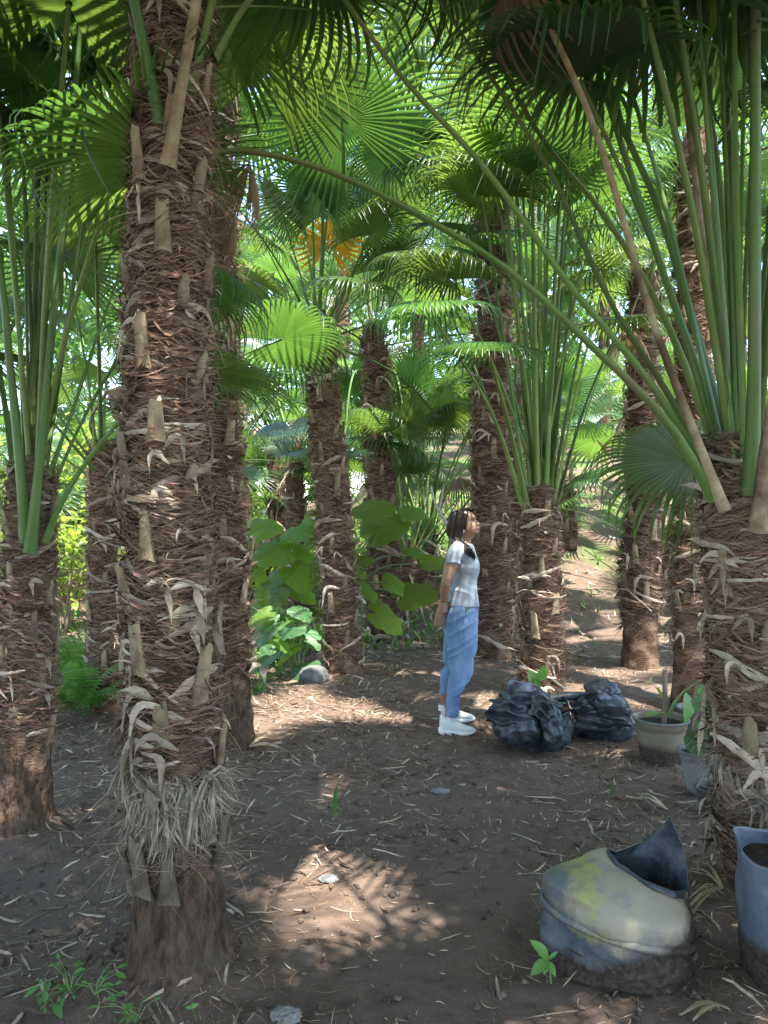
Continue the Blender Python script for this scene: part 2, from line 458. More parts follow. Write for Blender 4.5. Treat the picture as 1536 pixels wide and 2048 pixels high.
# dry strips peeling off the trunk and curling
STRIPS = []
for k in range(26):
    r = np.random.default_rng(400 + k)
    S = 14
    t = np.linspace(0, 1, S)
    kind = (0, 0, 2, 1, 0, 3, 2, 0)[k % 8]                      # 0 long hugging, 1 short curl, 2 hanging blade, 3 stub sticking out
    L = (r.uniform(0.22, 0.42), r.uniform(0.10, 0.20), r.uniform(0.14, 0.30), r.uniform(0.06, 0.13))[kind]
    dirn = 1 if r.random() < 0.5 else -1
    hug = (r.uniform(0.6, 0.9), r.uniform(0.2, 0.5), r.uniform(0.05, 0.3), 0.1)[kind]
    ang = 0.0; z = 0.0; rad = 0.160 + r.uniform(0, 0.010)
    el = (r.normal() * 0.25, r.uniform(0, 0.9), r.uniform(-0.2, 0.9), r.uniform(-0.6, 0.9))[kind]; outw = 0.0
    cu = (r.uniform(0.8, 2.5), r.uniform(2.5, 6.5), r.uniform(3.0, 5.5), r.uniform(0, 2))[kind]; lift = (r.uniform(0.6, 2.0), r.uniform(0.6, 2.4), r.uniform(0.5, 1.6), r.uniform(1, 3))[kind]
    pts = []
    for ti in t:
        pts.append((rad * math.cos(ang), rad * math.sin(ang), z))
        ds = L / S
        if ti > hug:
            outw += lift / S * 2.0
            if el > -1.45: el -= cu / S * 1.6
        else:
            el += r.normal() * 0.10
        ow = min(1.1, outw)
        h = math.cos(el)
        rad += ds * math.sin(ow) * abs(h)
        ang += dirn * ds * math.cos(ow) * h / rad
        z += ds * math.sin(el)
    pts = np.array(pts)
    tan = np.gradient(pts, axis=0); tan /= np.linalg.norm(tan, axis=1)[:, None]
    outv = pts * [1, 1, 0]; outv /= np.linalg.norm(outv, axis=1)[:, None]
    sd = np.cross(outv, tan); sd /= np.linalg.norm(sd, axis=1)[:, None]
    tw = r.normal() * 2.2 * np.maximum(0, t - hug * 0.7)
    sd = sd * np.cos(tw)[:, None] + np.cross(tan, sd) * np.sin(tw)[:, None]
    nr = np.cross(sd, tan)
    w = r.uniform(0.005, 0.013) * (1 + 0.35 * (kind == 0)) * np.minimum(1, 0.35 + 2.2 * t) * np.clip((1.02 - t) * 2.2, 0.03, 1) * (1 + 0.15 * np.sin(t * 17 + k))
    if kind == 2: w *= 1.25
    cupk = r.uniform(0.2, 0.7)
    g = np.stack([pts - sd * w[:, None] + nr * cupk * w[:, None], pts, pts + sd * w[:, None] + nr * cupk * w[:, None]], 1)
    mb = MB(); mb.grid(g)
    me = mb.mesh('dry_strip', True); me.materials.append(MAT['strip']); STRIPS.append(me)

# big frayed grey fibre mats that flare away from the foot of an old trunk
FLARES = []
for k in range(5):
    r = np.random.default_rng(480 + k)
    n = 170; S = 8
    t = np.linspace(0, 1, S)
    ncl = 9
    cl = r.integers(0, ncl, n)
    ca = r.uniform(-0.6, 0.6, ncl); csw = r.normal(0, 0.75, ncl) + 0.35 * (1 if k % 2 else -1); cd = r.uniform(0.35, 1.25, ncl); cz = r.uniform(-0.05, 0.03, ncl); co = r.uniform(0.3, 1.3, ncl); cl2 = r.uniform(0.5, 1.15, ncl)
    wob = 0.05 * vn(np.stack([cl[:, None] * 3.1 + 0 * t[None], t[None] * 3 + 0 * cl[:, None], 0 * cl[:, None] + 0 * t[None] + k * 5], -1).reshape(-1, 3), 44).reshape(n, S)
    ang = ca[cl][:, None] + r.normal(0, 0.10, (n, 1)) * (1 + 1.4 * t[None]) + csw[cl][:, None] * t[None] ** 1.3 * 0.7 + wob * 2
    ll = cl2[cl][:, None] * r.uniform(0.6, 1.1, (n, 1))
    z = cz[cl][:, None] + ll * (0.06 * np.sin(t[None] * 2.4) - 0.20 * t[None] ** 1.9 * cd[cl][:, None]) + wob * 0.5 + 0.012 * r.normal(size=(n, 1))
    rad = 0.15 + 0.09 * co[cl][:, None] * t[None] ** 1.2 * r.uniform(0.6, 1.15, (n, 1)) + 0.005 * r.normal(size=(n, 1))
    path = np.stack([rad * np.cos(ang), rad * np.sin(ang), z], -1)
    tg = np.gradient(path, axis=1)
    out = np.stack([np.cos(ang), np.sin(ang), 0.4 + 0 * ang], -1)
    side = np.cross(out, tg); side /= np.linalg.norm(side, axis=-1, keepdims=True) + 1e-9
    wd = (0.001 + 0.013 * r.random((n, 1)) ** 3) * np.array([1, 1, 1, 1, .9, .8, .5, .1])[None]
    v, q = ribbons(path, side, wd)
    me = mesh_np('fibre_mat', v, q); me.materials.append(MAT['pale_mat']); FLARES.append(me)

# ------------------------------------------------------------------ palm builder
def in_view_near(p, rad, ymax):
    """would something of this size at p hang right in front of the lens?"""
    if p.y + rad < 0.2 or p.y - rad > ymax: return False
    y = max(p.y, 0.3)
    return abs(p.x) - rad < y * 0.54 and abs(p.z - CAM_H) - rad < y * 0.70

class Palm:
    def __init__(s, label, cat, pts, Y, r0, r1, group=None, flare=0.3, depth=None, bark_to=0.0, sides=26, rings=None, name='palm_tree'):
        """pts: [(px,py)] from foot to top of the trunk in the photograph, all at distance Y (a list gives each its own)"""
        Ys = [Y] * len(pts) if np.ndim(Y) == 0 else Y
        w = [P(a, b, y) for (a, b), y in zip(pts, Ys)]
        base = w[0].copy(); base.z = g1(base.x, base.y) - 0.03
        w[0] = base
        s.base = base
        s.w = [p - base for p in w]
        s.root = thing(name, label, cat, base, group)
        s.H = s.w[-1].z
        s.r0, s.r1 = r0, r1
        s.zs = np.array([p.z for p in s.w]); s.xs = np.array([p.x for p in s.w]); s.ys = np.array([p.y for p in s.w])
        s.rng = np.random.default_rng(int(base.x * 1000) % 9973 + int(base.y * 100) + 7)
        n = rings or int(max(10, s.H / 0.045))
        rows = []
        zz = np.linspace(0, s.H, n)
        a = np.linspace(0, 2 * math.pi, sides, endpoint=False)
        for z in zz:
            c = s.c(z); r = s.r(z) * (1 + flare * math.exp(-z / 0.16)) * 0.93
            if z > s.H - 0.12: r *= 0.55 + 0.45 * (s.H - z) / 0.12
            q = np.stack([np.cos(a) * 3.0, np.sin(a) * 3.0, np.full(sides, z * 14)], 1)
            rr = r * (1 + 0.055 * vn(q, 31) + 0.04 * vn(q * 2.7, 32))
            if z < bark_to: rr = rr * (1 + (0.07 * np.abs(vn(q * [1.6, 1.6, 0.25], 33)) + 0.03 * vn(q * [5, 5, 0.7], 34)) * (1 - 0.4 * z / bark_to)) + 0.10 * r * max(0, 1 - z / 0.09) ** 2 * (1 + vn(q * [1.3, 1.3, 0], 35))
            rows.append(np.stack([c.x + rr * np.cos(a), c.y + rr * np.sin(a), np.full(sides, z)], 1))
        mb = MB(); mb.grid(np.array(rows), True, True)
        me = mb.mesh('trunk', True)
        if bark_to > 0:
            me.materials.append(MAT['bark']); me.materials.append(MAT['trunk'])
            idx = np.array([0 if p.center.z < bark_to * (1 + 0.25 * math.sin(3 * math.atan2(p.center.y, p.center.x))) else 1 for p in me.polygons], np.int32)
            me.polygons.foreach_set('material_index', idx)
        else:
            me.materials.append(MAT['trunk'])
        s.trunk = link('trunk', me, None, s.root)
    def c(s, z):
        return Vector((np.interp(z, s.zs, s.xs), np.interp(z, s.zs, s.ys), z))
    def r(s, z):
        return s.r0 + (s.r1 - s.r0) * (z / max(s.H, 0.1))
    def put(s, name, me, z, th, sc=1.0, rng=0.0, tilt=0.0):
        c = s.c(z); k = s.r(z) / 0.15 * sc
        m = Matrix.Translation(c) @ Matrix.Rotation(th, 4, 'Z') @ Matrix.Rotation(tilt, 4, 'Y') @ Matrix.Diagonal((k, k, k * 1.0, 1))
        return link(name, me, None, s.root, m)
    def dress(s, z0, z1, boots=20, sheaths=20, strips=30, bootscale=1.0, stripscale=1.0):
        r = s.rng
        for k in range(boots):
            z = z0 + (z1 - z0) * (k + 0.3 * r.random()) / boots
            s.put('leaf_base', BOOTS[r.integers(len(BOOTS))], z, k * 2.39996 + r.normal() * 0.12, bootscale * r.uniform(0.9, 1.1), 0)
        for k in range(sheaths):
            z = z0 - 0.03 + (z1 - z0 + 0.05) * (k + 0.4 * r.random()) / sheaths
            s.put('fibre_sheath', SHEATHS[r.integers(len(SHEATHS))], z, k * 2.39996 + 1.9 + r.normal() * 0.3, r.uniform(0.97, 1.06))
        for k in range(strips):
            z = z0 + (z1 - z0) * r.random()
            s.put('dry_strip', STRIPS[r.integers(len(STRIPS))], z, r.uniform(0, 2 * math.pi), stripscale * r.uniform(0.9, 1.12))
    def fibres(s, z0, z1, n, ln=(0.05, 0.18), w=0.0012, out=0.05):
        """loose hair-like fibres all round the trunk: nobody could count them"""
        r = s.rng
        S = 5
        z = r.uniform(z0, z1, n); a = r.uniform(0, 2 * math.pi, n)
        L = r.uniform(*ln, n); t = np.linspace(0, 1, S)
        rr = np.array([s.r(q) for q in z]) * r.uniform(0.98, 1.12, n)
        el = r.normal(0.15, 0.55, n); dr = np.sign(r.normal(size=n))
        ang = a[:, None] + dr[:, None] * (L * np.cos(el) / rr)[:, None] * t[None]
        bend = r.normal(size=n) * 0.06
        zz = z[:, None] + (L * np.sin(el))[:, None] * t[None] + bend[:, None] * t[None] ** 2 - 0.03 * t[None] ** 2
        rad = rr[:, None] + (out * r.random(n) ** 3)[:, None] * t[None] ** 1.5 * 2 + 0.006 * r.random((n, 1))
        cx = np.interp(z, s.zs, s.xs); cy = np.interp(z, s.zs, s.ys)
        path = np.stack([cx[:, None] + rad * np.cos(ang), cy[:, None] + rad * np.sin(ang), zz], -1)
        side = np.stack([0.6 * np.cos(ang), 0.6 * np.sin(ang), np.ones_like(ang)], -1)
        side /= np.linalg.norm(side, axis=-1, keepdims=True)
        wd = w * r.uniform(0.6, 1.6, (n, 1)) * np.array([1, 1, 1, 0.8, 0.3])[None]
        v, q = ribbons(path, side, wd)
        o = link('loose_fibre', mesh_np('loose_fibre', v, q), MAT['hair_fibre'], s.root)
        o['kind'] = 'stuff'
        return o
    def frond_path(s, pts, w0, w1, R=None, dirn=None, up=None, blade=None, mat='petiole', roll=0.0, name='frond'):
        """a frond whose stalk follows world points; blade turned so that +x is dirn and +z near up"""
        q = cat_rom([Vector(p) - s.base for p in pts], 18)
        me = stalk_mesh(name, q, w0, w1)
        me.materials.append(MAT[mat])
        fo = link(name, me, None, s.root)
        HERO.add(fo.name)
        if R:
            tip = Vector(q[-1]); tg = Vector(q[-1] - q[-2]).normalized()
            x = Vector(dirn).normalized() if dirn is not None else tg
            u = Vector(up) if up is not None else Vector((0, 0, 1))
            y = u.cross(x).normalized(); z = x.cross(y)
            m = Matrix((( x.x, y.x, z.x), (x.y, y.y, z.y), (x.z, y.z, z.z))).to_4x4() @ Matrix.Rotation(roll, 4, 'X')
            m = Matrix.Translation(tip) @ m @ Matrix.Scale(R, 4)
            bl = blade if blade is not None else BLADES[s.rng.integers(len(BLADES))]
            HERO.add(link(bl.name.split('.')[0], bl, None, fo, m).name)
        return fo
    def crown(s, n, L, R, el=(82, 5), dead=0, far=False, az0=None, near_ymax=0.0, z_drop=0.30, skip=None, bl=None, dead_el=(-55, -5)):
        r = s.rng
        az0 = r.uniform(0, 6.28) if az0 is None else az0
        made = 0
        for i in range(n + dead):
            isdead = i >= n
            f = (i + 0.5) / max(n, 1) if not isdead else 1.0
            e = math.radians(el[0] + (el[1] - el[0]) * f ** 0.85 + r.normal() * 5) if not isdead else math.radians(r.uniform(*dead_el))
            az = az0 + i * 2.39996 + r.normal() * 0.15
            if skip and skip(az, f): continue
            z = s.H - 0.04 - z_drop * f - (0.1 * r.random() if isdead else 0)
            c = s.c(z)
            ll = (L[0] + (L[1] - L[0]) * r.random()) * (0.8 + 0.2 * min(1, f * 2)) * (0.8 if isdead else 1)
            rr = R[0] + (R[1] - R[0]) * r.random()
            bi = int(np.clip(r.normal(1.0 + 1.2 * f, 0.8), 0, 3))
            st, tipp, bd = (DRY_STALKS if isdead else STALKS)[bi]
            off = s.r(z) * 0.75
            m = Matrix.Translation(c + Vector((math.cos(az) * off, math.sin(az) * off, 0))) @ Matrix.Rotation(az, 4, 'Z') @ Matrix.Rotation(-e, 4, 'Y') @ Matrix.Scale(ll, 4)
            hub = (Matrix.Translation(s.base) @ m) @ Vector(tipp)
            if near_ymax and (in_view_near(hub, rr * 0.9, near_ymax) or in_view_near((hub + s.base + c) / 2, 0.1, near_ymax)): continue
            fo = link('frond', st, None, s.root, m)
            dl = math.radians(r.uniform(4, 40))
            mm = Matrix.Translation(tipp) @ Matrix.Rotation(math.radians(-bd) + dl, 4, 'Y') @ Matrix.Rotation(r.normal() * 0.35, 4, 'X') @ Matrix.Scale(rr / ll, 4)
            if isdead: mm = Matrix.Translation(tipp) @ Matrix.Rotation(e * 1.0 - math.radians(bd) * 0, 4, 'Y') @ Matrix.Scale(rr * 0.85 / ll, 4)
            pool = bl or (DEAD_BLADES if isdead else (FAR_BLADES if far else BLADES))
            b = pool[r.integers(len(pool))]
            link('dead_leaf_blade' if isdead else 'leaf_blade', b, None, fo, mm)
            made += 1
        return made
# ------------------------------------------------------------------ ground
def build_ground():
    ys = np.concatenate([np.linspace(-12, 0.9, 26), np.linspace(0.95, 7.5, 270)[0:], 7.5 + 2.2 * (1.0226 ** np.arange(1, 150) - 1) * 1.0])
    k = np.linspace(0, 1, 150)[1:]
    xs_h = np.concatenate([np.linspace(0, 2.6, 105), 2.6 + 55 * (np.linspace(0, 1, 85)[1:] ** 2.6) + 0.03 * np.arange(1, 85)])
    xs = np.concatenate([-xs_h[::-1], xs_h[1:]])
    X, Yg = np.meshgrid(xs, ys)
    Z = gh(X, Yg)
    mb = MB(); mb.grid(np.stack([X, Yg, Z], -1))
    me = mb.mesh('ground', True)
    m = bpy.data.materials.new('dark_soil'); m.use_nodes = True
    nt = m.node_tree; L = nt.links.new; b = nt.nodes['Principled BSDF']
    tc = NN(nt, 'ShaderNodeTexCoord')
    def noise(sc, det=6, ro=0.6):
        n = NN(nt, 'ShaderNodeTexNoise'); n.inputs['Scale'].default_value = sc; n.inputs['Detail'].default_value = det; n.inputs['Roughness'].default_value = ro
        L(tc.outputs['Object'], n.inputs['Vector']); return n
    def rng(src, a, c):
        r = NN(nt, 'ShaderNodeMapRange'); r.inputs['From Min'].default_value = a; r.inputs['From Max'].default_value = c; L(src, r.inputs['Value']); return r.outputs['Result']
    def mix(f, a, c):
        x = NN(nt, 'ShaderNodeMix', data_type='RGBA')
        L(f, x.inputs[0])
        for sock, v in ((x.inputs[6], a), (x.inputs[7], c)):
            if isinstance(v, tuple): sock.default_value = (*v, 1)
            else: L(v, sock)
        return x.outputs[2]
    big = noise(0.9, 4); mid = noise(9, 8, 0.7); fin = noise(95, 5, 0.7); spk = noise(210, 2)
    c = mix(rng(mid.outputs['Fac'], 0.3, 0.7), (0.084, 0.056, 0.041), (0.165, 0.116, 0.087))
    c = mix(rng(big.outputs['Fac'], 0.42, 0.68), c, (0.150, 0.108, 0.083))
    c = mix(rng(spk.outputs['Fac'], 0.66, 0.74), c, (0.26, 0.19, 0.13))
    sep = NN(nt, 'ShaderNodeSeparateXYZ'); L(tc.outputs['Object'], sep.inputs[0])
    far = rng(sep.outputs['Y'], 10.0, 13.5)
    gn = rng(noise(1.3, 6).outputs['Fac'], 0.46, 0.6)
    mm = NN(nt, 'ShaderNodeMath', operation='MULTIPLY'); L(far, mm.inputs[0]); L(gn, mm.inputs[1])
    c = mix(mm.outputs[0], c, (0.07, 0.13, 0.03))
    L(c, b.inputs['Base Color'])
    b.inputs['Roughness'].default_value = 0.95; b.inputs['Specular IOR Level'].default_value = 0.12
    b1 = NN(nt, 'ShaderNodeBump'); b1.inputs['Strength'].default_value = 0.7; b1.inputs['Distance'].default_value = 0.02
    L(mid.outputs['Fac'], b1.inputs['Height'])
    b2 = NN(nt, 'ShaderNodeBump'); b2.inputs['Strength'].default_value = 0.8; b2.inputs['Distance'].default_value = 0.006
    L(fin.outputs['Fac'], b2.inputs['Height']); L(b1.outputs['Normal'], b2.inputs['Normal']); L(b2.outputs['Normal'], b.inputs['Normal'])
    o = link('ground', me, m); o['kind'] = 'structure'
    return o
ground = build_ground()

def scatter(n, y0, y1, dens=None, xk=0.56, seed=1, pw=1.0):
    """n points on the ground in front of the camera, thinned by dens(x,y)"""
    r = np.random.default_rng(seed)
    X, Y = [], []
    tot = 0
    while tot < n:
        y = y0 + (y1 - y0) * r.random(4 * n) ** pw
        x = r.uniform(-1, 1, 4 * n) * (xk * y1 + 0.4)
        ok = np.abs(x) < xk * y + 0.5
        if dens is not None: ok &= r.random(4 * n) < dens(x, y)
        X.append(x[ok]); Y.append(y[ok]); tot += ok.sum()
    return np.concatenate(X)[:n], np.concatenate(Y)[:n], r

def litter_density(x, y):
    q = np.stack([x, y, 0 * x], -1)
    d = 0.16 + 0.5 * sstep(-0.05, 0.5, vn(q * 1.1, 77)) + 0.3 * sstep(0, 0.6, vn(q * 2.7, 78))
    path = np.exp(-((x - 0.35 - 0.05 * (y - 3)) / 0.55) ** 2) * (1 - sstep(5.0, 6.0, y))
    d = d * (1 - 0.72 * path)
    d = d + 0.75 * np.exp(-((x + 0.55) / 0.8) ** 2) * sstep(5.2, 6.0, y) * (1 - sstep(8.5, 10, y))
    d = d + 0.5 * np.exp(-((x + 1.2) / 0.6) ** 2 - ((y - 5.2) / 0.7) ** 2)
    d = d + 0.7 * np.exp(-((x - 1.25) / 0.4) ** 2 - ((y - 3.5) / 0.5) ** 2)
    for tx, ty in ((-0.68, 2.63), (-1.8, 3.87), (1.55, 3.25), (-1.1, 5.2), (1.3, 6.4), (-0.4, 7.3), (1.2, 8.3)):
        d = d + 0.5 * np.exp(-((x - tx) ** 2 + (y - ty) ** 2) / 0.4 ** 2)
    d = d + 0.4 * np.exp(-((x - 0.1) / 0.25) ** 2 - ((y - 4.4) / 0.5) ** 2)
    return np.clip(d, 0, 1)

def strips_on_ground(name, n, y0, y1, Lr, Wr, lift, mat, seed, curl=0.3, S=6, pw=1.0, dens=litter_density, off=0.004):
    x, y, r = scatter(n, y0, y1, dens, seed=seed, pw=pw)
    L = Lr[0] * (Lr[1] / Lr[0]) ** r.random(n); a = r.uniform(0, 2 * math.pi, n)
    t = np.linspace(-0.5, 0.5, S)
    cv = r.normal(size=n) * curl / np.maximum(L, 0.02)
    ang = a[:, None] + cv[:, None] * L[:, None] * t[None] * 2.0
    dx = np.cos(ang) * L[:, None] / (S - 1); dy = np.sin(ang) * L[:, None] / (S - 1)
    px = x[:, None] + np.cumsum(dx, 1) - dx.sum(1, keepdims=True) / 2; py = y[:, None] + np.cumsum(dy, 1) - dy.sum(1, keepdims=True) / 2
    gz = gh(px, py)
    # stiff strips bridge the small hollows
    lin = gz.mean(1, keepdims=True) + (gz[:, -1:] - gz[:, :1]) * t[None]
    z = np.maximum(gz, lin) + off + (lift * r.random(n) ** 2)[:, None] * (t[None] * r.choice([-1, 1], n)[:, None] + 0.5) ** 1.5
    path = np.stack([px, py, z], -1)
    side = np.stack([-np.sin(ang), np.cos(ang), r.normal(size=(n, 1)) * 0.45 + 0 * ang], -1)
    side /= np.linalg.norm(side, axis=-1, keepdims=True)
    W = Wr[0] + (Wr[1] - Wr[0]) * r.random(n) ** 2
    prof = np.interp(np.linspace(0, 1, S), [0, 0.15, 0.6, 1], [0.55, 1, 0.9, 0.12])
    wd = np.minimum(W[:, None], L[:, None] * 0.25) * prof[None]
    v, q = ribbons(path, side, wd)
    o = link(name, mesh_np(name, v, q), mat); o['kind'] = 'stuff'
    return o

MAT['litter'] = M('dry_litter', (0.21, 0.15, 0.095), (0.44, 0.35, 0.25), 30.0, (1, 1, 1), 0.85, 0.2, 90, 0.2, 0.7, 0, 0)
MAT['rootlet'] = M('rootlets', (0.24, 0.13, 0.06), (0.42, 0.27, 0.14), 30.0, (1, 1, 1), 0.85, 0, None, 0.2, 0.5, 0, 0)
MAT['darklitter'] = M('dark_litter', (0.07, 0.045, 0.03), (0.17, 0.11, 0.075), 30.0, (1, 1, 1), 0.9, 0.2, 90, 0.15, 0.5, 0, 0)
MAT['clod'] = M('soil_clods', (0.080, 0.058, 0.045), (0.17, 0.124, 0.098), 40.0, (1, 1, 1), 0.95, 0.5, 120, 0.1, 0.3, 0, 0)
strips_on_ground('leaf_litter', 8600, 1.7, 9.5, (0.025, 0.19), (0.002, 0.014), 0.035, MAT['litter'], 5, 0.25)
strips_on_ground('litter_bits', 15000, 1.7, 8.5, (0.010, 0.06), (0.0012, 0.007), 0.012, MAT['litter'], 15, 0.4, S=4, dens=lambda x, y: 0.35 + 0.65 * litter_density(x, y))
strips_on_ground('far_leaf_litter', 4200, 8.0, 17.0, (0.07, 0.30), (0.01, 0.035), 0.06, MAT['litter'], 6, 0.25, dens=None)
strips_on_ground('dark_leaf_litter', 4200, 1.7, 9.5, (0.03, 0.14), (0.003, 0.02), 0.02, MAT['darklitter'], 7, 0.3)
strips_on_ground('rootlets', 15000, 1.6, 7.5, (0.02, 0.13), (0.0008, 0.0022), 0.02, MAT['rootlet'], 8, 1.3, S=7, pw=1.1, off=0.003)

def clods():
    n = 16000
    x, y, r = scatter(n, 1.6, 6.5, lambda x, y: 0.25 + 0.75 * sstep(-0.1, 0.5, vn(np.stack([x, y, 0 * x], -1) * 2.2, 91)), seed=12, pw=1.4)
    s = 0.002 + 0.015 * r.random(n) ** 7
    base = np.array([(1, 0, 0), (-1, 0, 0), (0, 1, 0), (0, -1, 0), (0, 0, 1), (0, 0, -1), ], float)
    f = np.array([(0, 2, 4), (2, 1, 4), (1, 3, 4), (3, 0, 4), (2, 0, 5), (1, 2, 5), (3, 1, 5), (0, 3, 5)])
    v = base[None] * s[:, None, None] * r.uniform(0.6, 1.35, (n, 6, 1)) + r.normal(size=(n, 6, 3)) * s[:, None, None] * 0.2
    th = r.uniform(0, 6.28, n); cs, sn = np.cos(th)[:, None], np.sin(th)[:, None]
    vx = v[..., 0] * cs - v[..., 1] * sn; vy = v[..., 0] * sn + v[..., 1] * cs
    v = np.stack([vx + x[:, None], vy + y[:, None], v[..., 2] * 0.8 + gh(x, y)[:, None] + s[:, None] * 0.35], -1)
    t = (f[None] + (np.arange(n) * 6)[:, None, None]).reshape(-1, 3)
    o = link('soil_crumbs', mesh_np('soil_crumbs', v, None, t), MAT['clod']); o['kind'] = 'stuff'
clods()

# low green ground cover on the slope far behind and on the left
MAT['grass'] = M('ground_cover', (0.05, 0.12, 0.02), (0.10, 0.20, 0.04), 3.0, (1, 1, 1), 0.6, 0, None, 0.3, 0.4, 0, 0, (0.2, 0.4, 0.05), 0.35)
def ground_cover():
    r = np.random.default_rng(21)
    X, Y = [], []
    for (cx, cy, sx, sy, n) in ((0.85, 12.6, 0.9, 1.3, 1500), (0.2, 15.5, 2.0, 2.0, 1500), (-2.9, 8.2, 1.6, 1.6, 1700), (-4.5, 13, 3.5, 3, 2600), (-0.9, 9.6, 1.0, 1.2, 700), (-1.4, 6.7, 0.45, 0.5, 160)):
        X.append(cx + sx * r.normal(size=n)); Y.append(cy + sy * r.normal(size=n) * 0.8)
    x = np.concatenate(X); y = np.concatenate(Y)
    ok = (y > 6.3) & ~((np.abs(x) < 1.8) & (y < 8.4) & (x > -1.0)); x, y = x[ok], y[ok]
    n = len(x); S = 4
    L = r.uniform(0.05, 0.24, n); a = r.uniform(0, 6.28, n); t = np.linspace(0, 1, S)
    lean = r.uniform(0.3, 1.2, n)[:, None]
    ph = lean * (0.35 + t[None])
    path = np.stack([x[:, None] + np.cos(a)[:, None] * np.sin(ph) * t * L[:, None], y[:, None] + np.sin(a)[:, None] * np.sin(ph) * t * L[:, None],
                     gh(x, y)[:, None] + np.cos(ph * 0.8) * t * L[:, None]], -1)
    side = np.stack([-np.sin(a), np.cos(a), 0 * a], -1)[:, None, :].repeat(S, 1)
    wd = r.uniform(0.012, 0.05, (n, 1)) * np.array([0.3, 1, 0.8, 0.05])[None]
    v, q = ribbons(path, side, wd)
    o = link('ground_cover', mesh_np('ground_cover', v, q), MAT['grass']); o['kind'] = 'stuff'
ground_cover()

# the far wood that closes the view
MAT['far_leaf'] = M('far_foliage', (0.035, 0.09, 0.018), (0.08, 0.16, 0.035), 1.5, (1, 1, 1), 0.55, 0, None, 0.3, 0.45, 0, 0, (0.2, 0.4, 0.05), 0.35)
def far_wood():
    r = np.random.default_rng(33)
    n = 80000
    cl = 760
    cx = r.uniform(-34, 34, cl); cy = r.uniform(25, 44, cl); cz = gh(cx, cy, False) + r.uniform(0.2, 16, cl); cr = r.uniform(0.7, 2.0, cl)
    k = r.integers(0, cl, n)
    d = r.normal(size=(n, 3)); d /= np.linalg.norm(d, axis=1)[:, None]
    p = np.stack([cx[k], cy[k], cz[k]], 1) + d * (cr[k] * r.random(n) ** 0.4)[:, None]
    a = r.uniform(0, 6.28, n); dirn = np.stack([np.cos(a), np.sin(a), r.uniform(-1.1, 0.3, n)], 1); dirn /= np.linalg.norm(dirn, axis=1)[:, None]
    L = r.uniform(0.25, 0.75, n); t = np.linspace(0, 1, 4)
    path = p[:, None] + dirn[:, None] * (L[:, None] * t[None])[..., None]
    path[..., 2] -= 0.25 * (t[None] ** 2) * L[:, None]
    sd = np.cross(dirn, r.normal(size=(n, 3))); sd /= np.linalg.norm(sd, axis=1)[:, None]
    wd = (L * r.uniform(0.15, 0.4, n))[:, None] * np.array([0.25, 1, 0.8, 0.05])[None]
    v, q = ribbons(path, sd[:, None].repeat(4, 1), wd)
    o = link('far_woodland', mesh_np('far_woodland', v, q), MAT['far_leaf']); o['kind'] = 'stuff'
far_wood()
# ------------------------------------------------------------------ the palms one can tell apart
HERO = set()
GP = 'fan palms in the foreground and middle ground'
def footY(px, py, r): return ground_at(px, py).y + r

# 1: the big trunk at the left
p1 = Palm('thick shaggy palm trunk in the left foreground with grey frayed fibre round its bare foot', 'palm tree',
          [(365, 1985), (352, 1700), (340, 1300), (331, 1000), (334, 700), (340, 400), (346, 100), (350, -160)], 2.63, 0.146, 0.108, GP, flare=0.34, bark_to=0.40, sides=40, rings=110)
p1.dress(0.66, 3.3, 56, 84, 300, 0.95, 1.0)
p1.fibres(0.62, 3.4, 3800, (0.05, 0.2), 0.0012, 0.05)
for k in range(6):
    z = [0.66, 0.63, 0.60, 0.64, 0.56, 0.52, 0.60, 0.44, 0.42, 0.66, 0.55][k]
    p1.put('fibre_mat', FLARES[k % 5], z, [-2.5, -1.7, -0.9, 0.0, -2.0, -1.2, -0.4, -2.6, -0.5, 1.5, 2.6][k], [1.0, 0.9, 1.05, 0.95, 0.9, 0.95, 1.1, 0.9, 0.85, 1, 1][k])
OLD = []
for m in BOOTS[:4]:
    m = m.copy(); m.materials.clear(); m.materials.append(MAT['old_boot']); OLD.append(m)
for k in range(15):
    p1.put('leaf_base', OLD[k % 4], 0.27 + 0.055 * (k % 5) + 0.01 * (k % 3), k * 2.39996 - 1.5, 0.98 + 0.03 * (k % 2))
p1.fibres(0.35, 0.66, 900, (0.05, 0.16), 0.0014, 0.09)
for pts, w, mt, R, dirn in (
        ([(318, 250, 2.52), (285, 90, 2.46), (255, -60, 2.38), (215, -260, 2.25), (150, -520, 2.05)], (0.026, 0.016), 'petiole', 0.85, (-0.7, -0.3, 0.3)),
        ([(338, 335, 2.50), (372, 130, 2.45), (398, -20, 2.40), (430, -260, 2.3), (470, -500, 2.2)], (0.025, 0.015), 'dry_petiole', 0.7, (0.4, -0.2, -0.7)),
        ([(382, 190, 2.56), (408, 70, 2.56), (430, -20, 2.55), (480, -240, 2.5), (560, -520, 2.4)], (0.026, 0.016), 'petiole', 0.85, (0.6, -0.3, 0.4)),
        ([(425, 120, 2.62), (475, 30, 2.66), (530, -40, 2.72), (640, -180, 2.85), (800, -380, 3.0)], (0.024, 0.016), 'petiole', 0.85, (0.9, 0.1, 0.1))):
    p1.frond_path([P(*q) for q in pts], w[0], w[1], R, dirn, (0, 0, 1), blade=None if mt == 'petiole' else DEAD_BLADES[0], mat=mt)
p1.crown(22, (1.0, 1.7), (0.8, 1.0), (82, 10), 0, near_ymax=2.2)

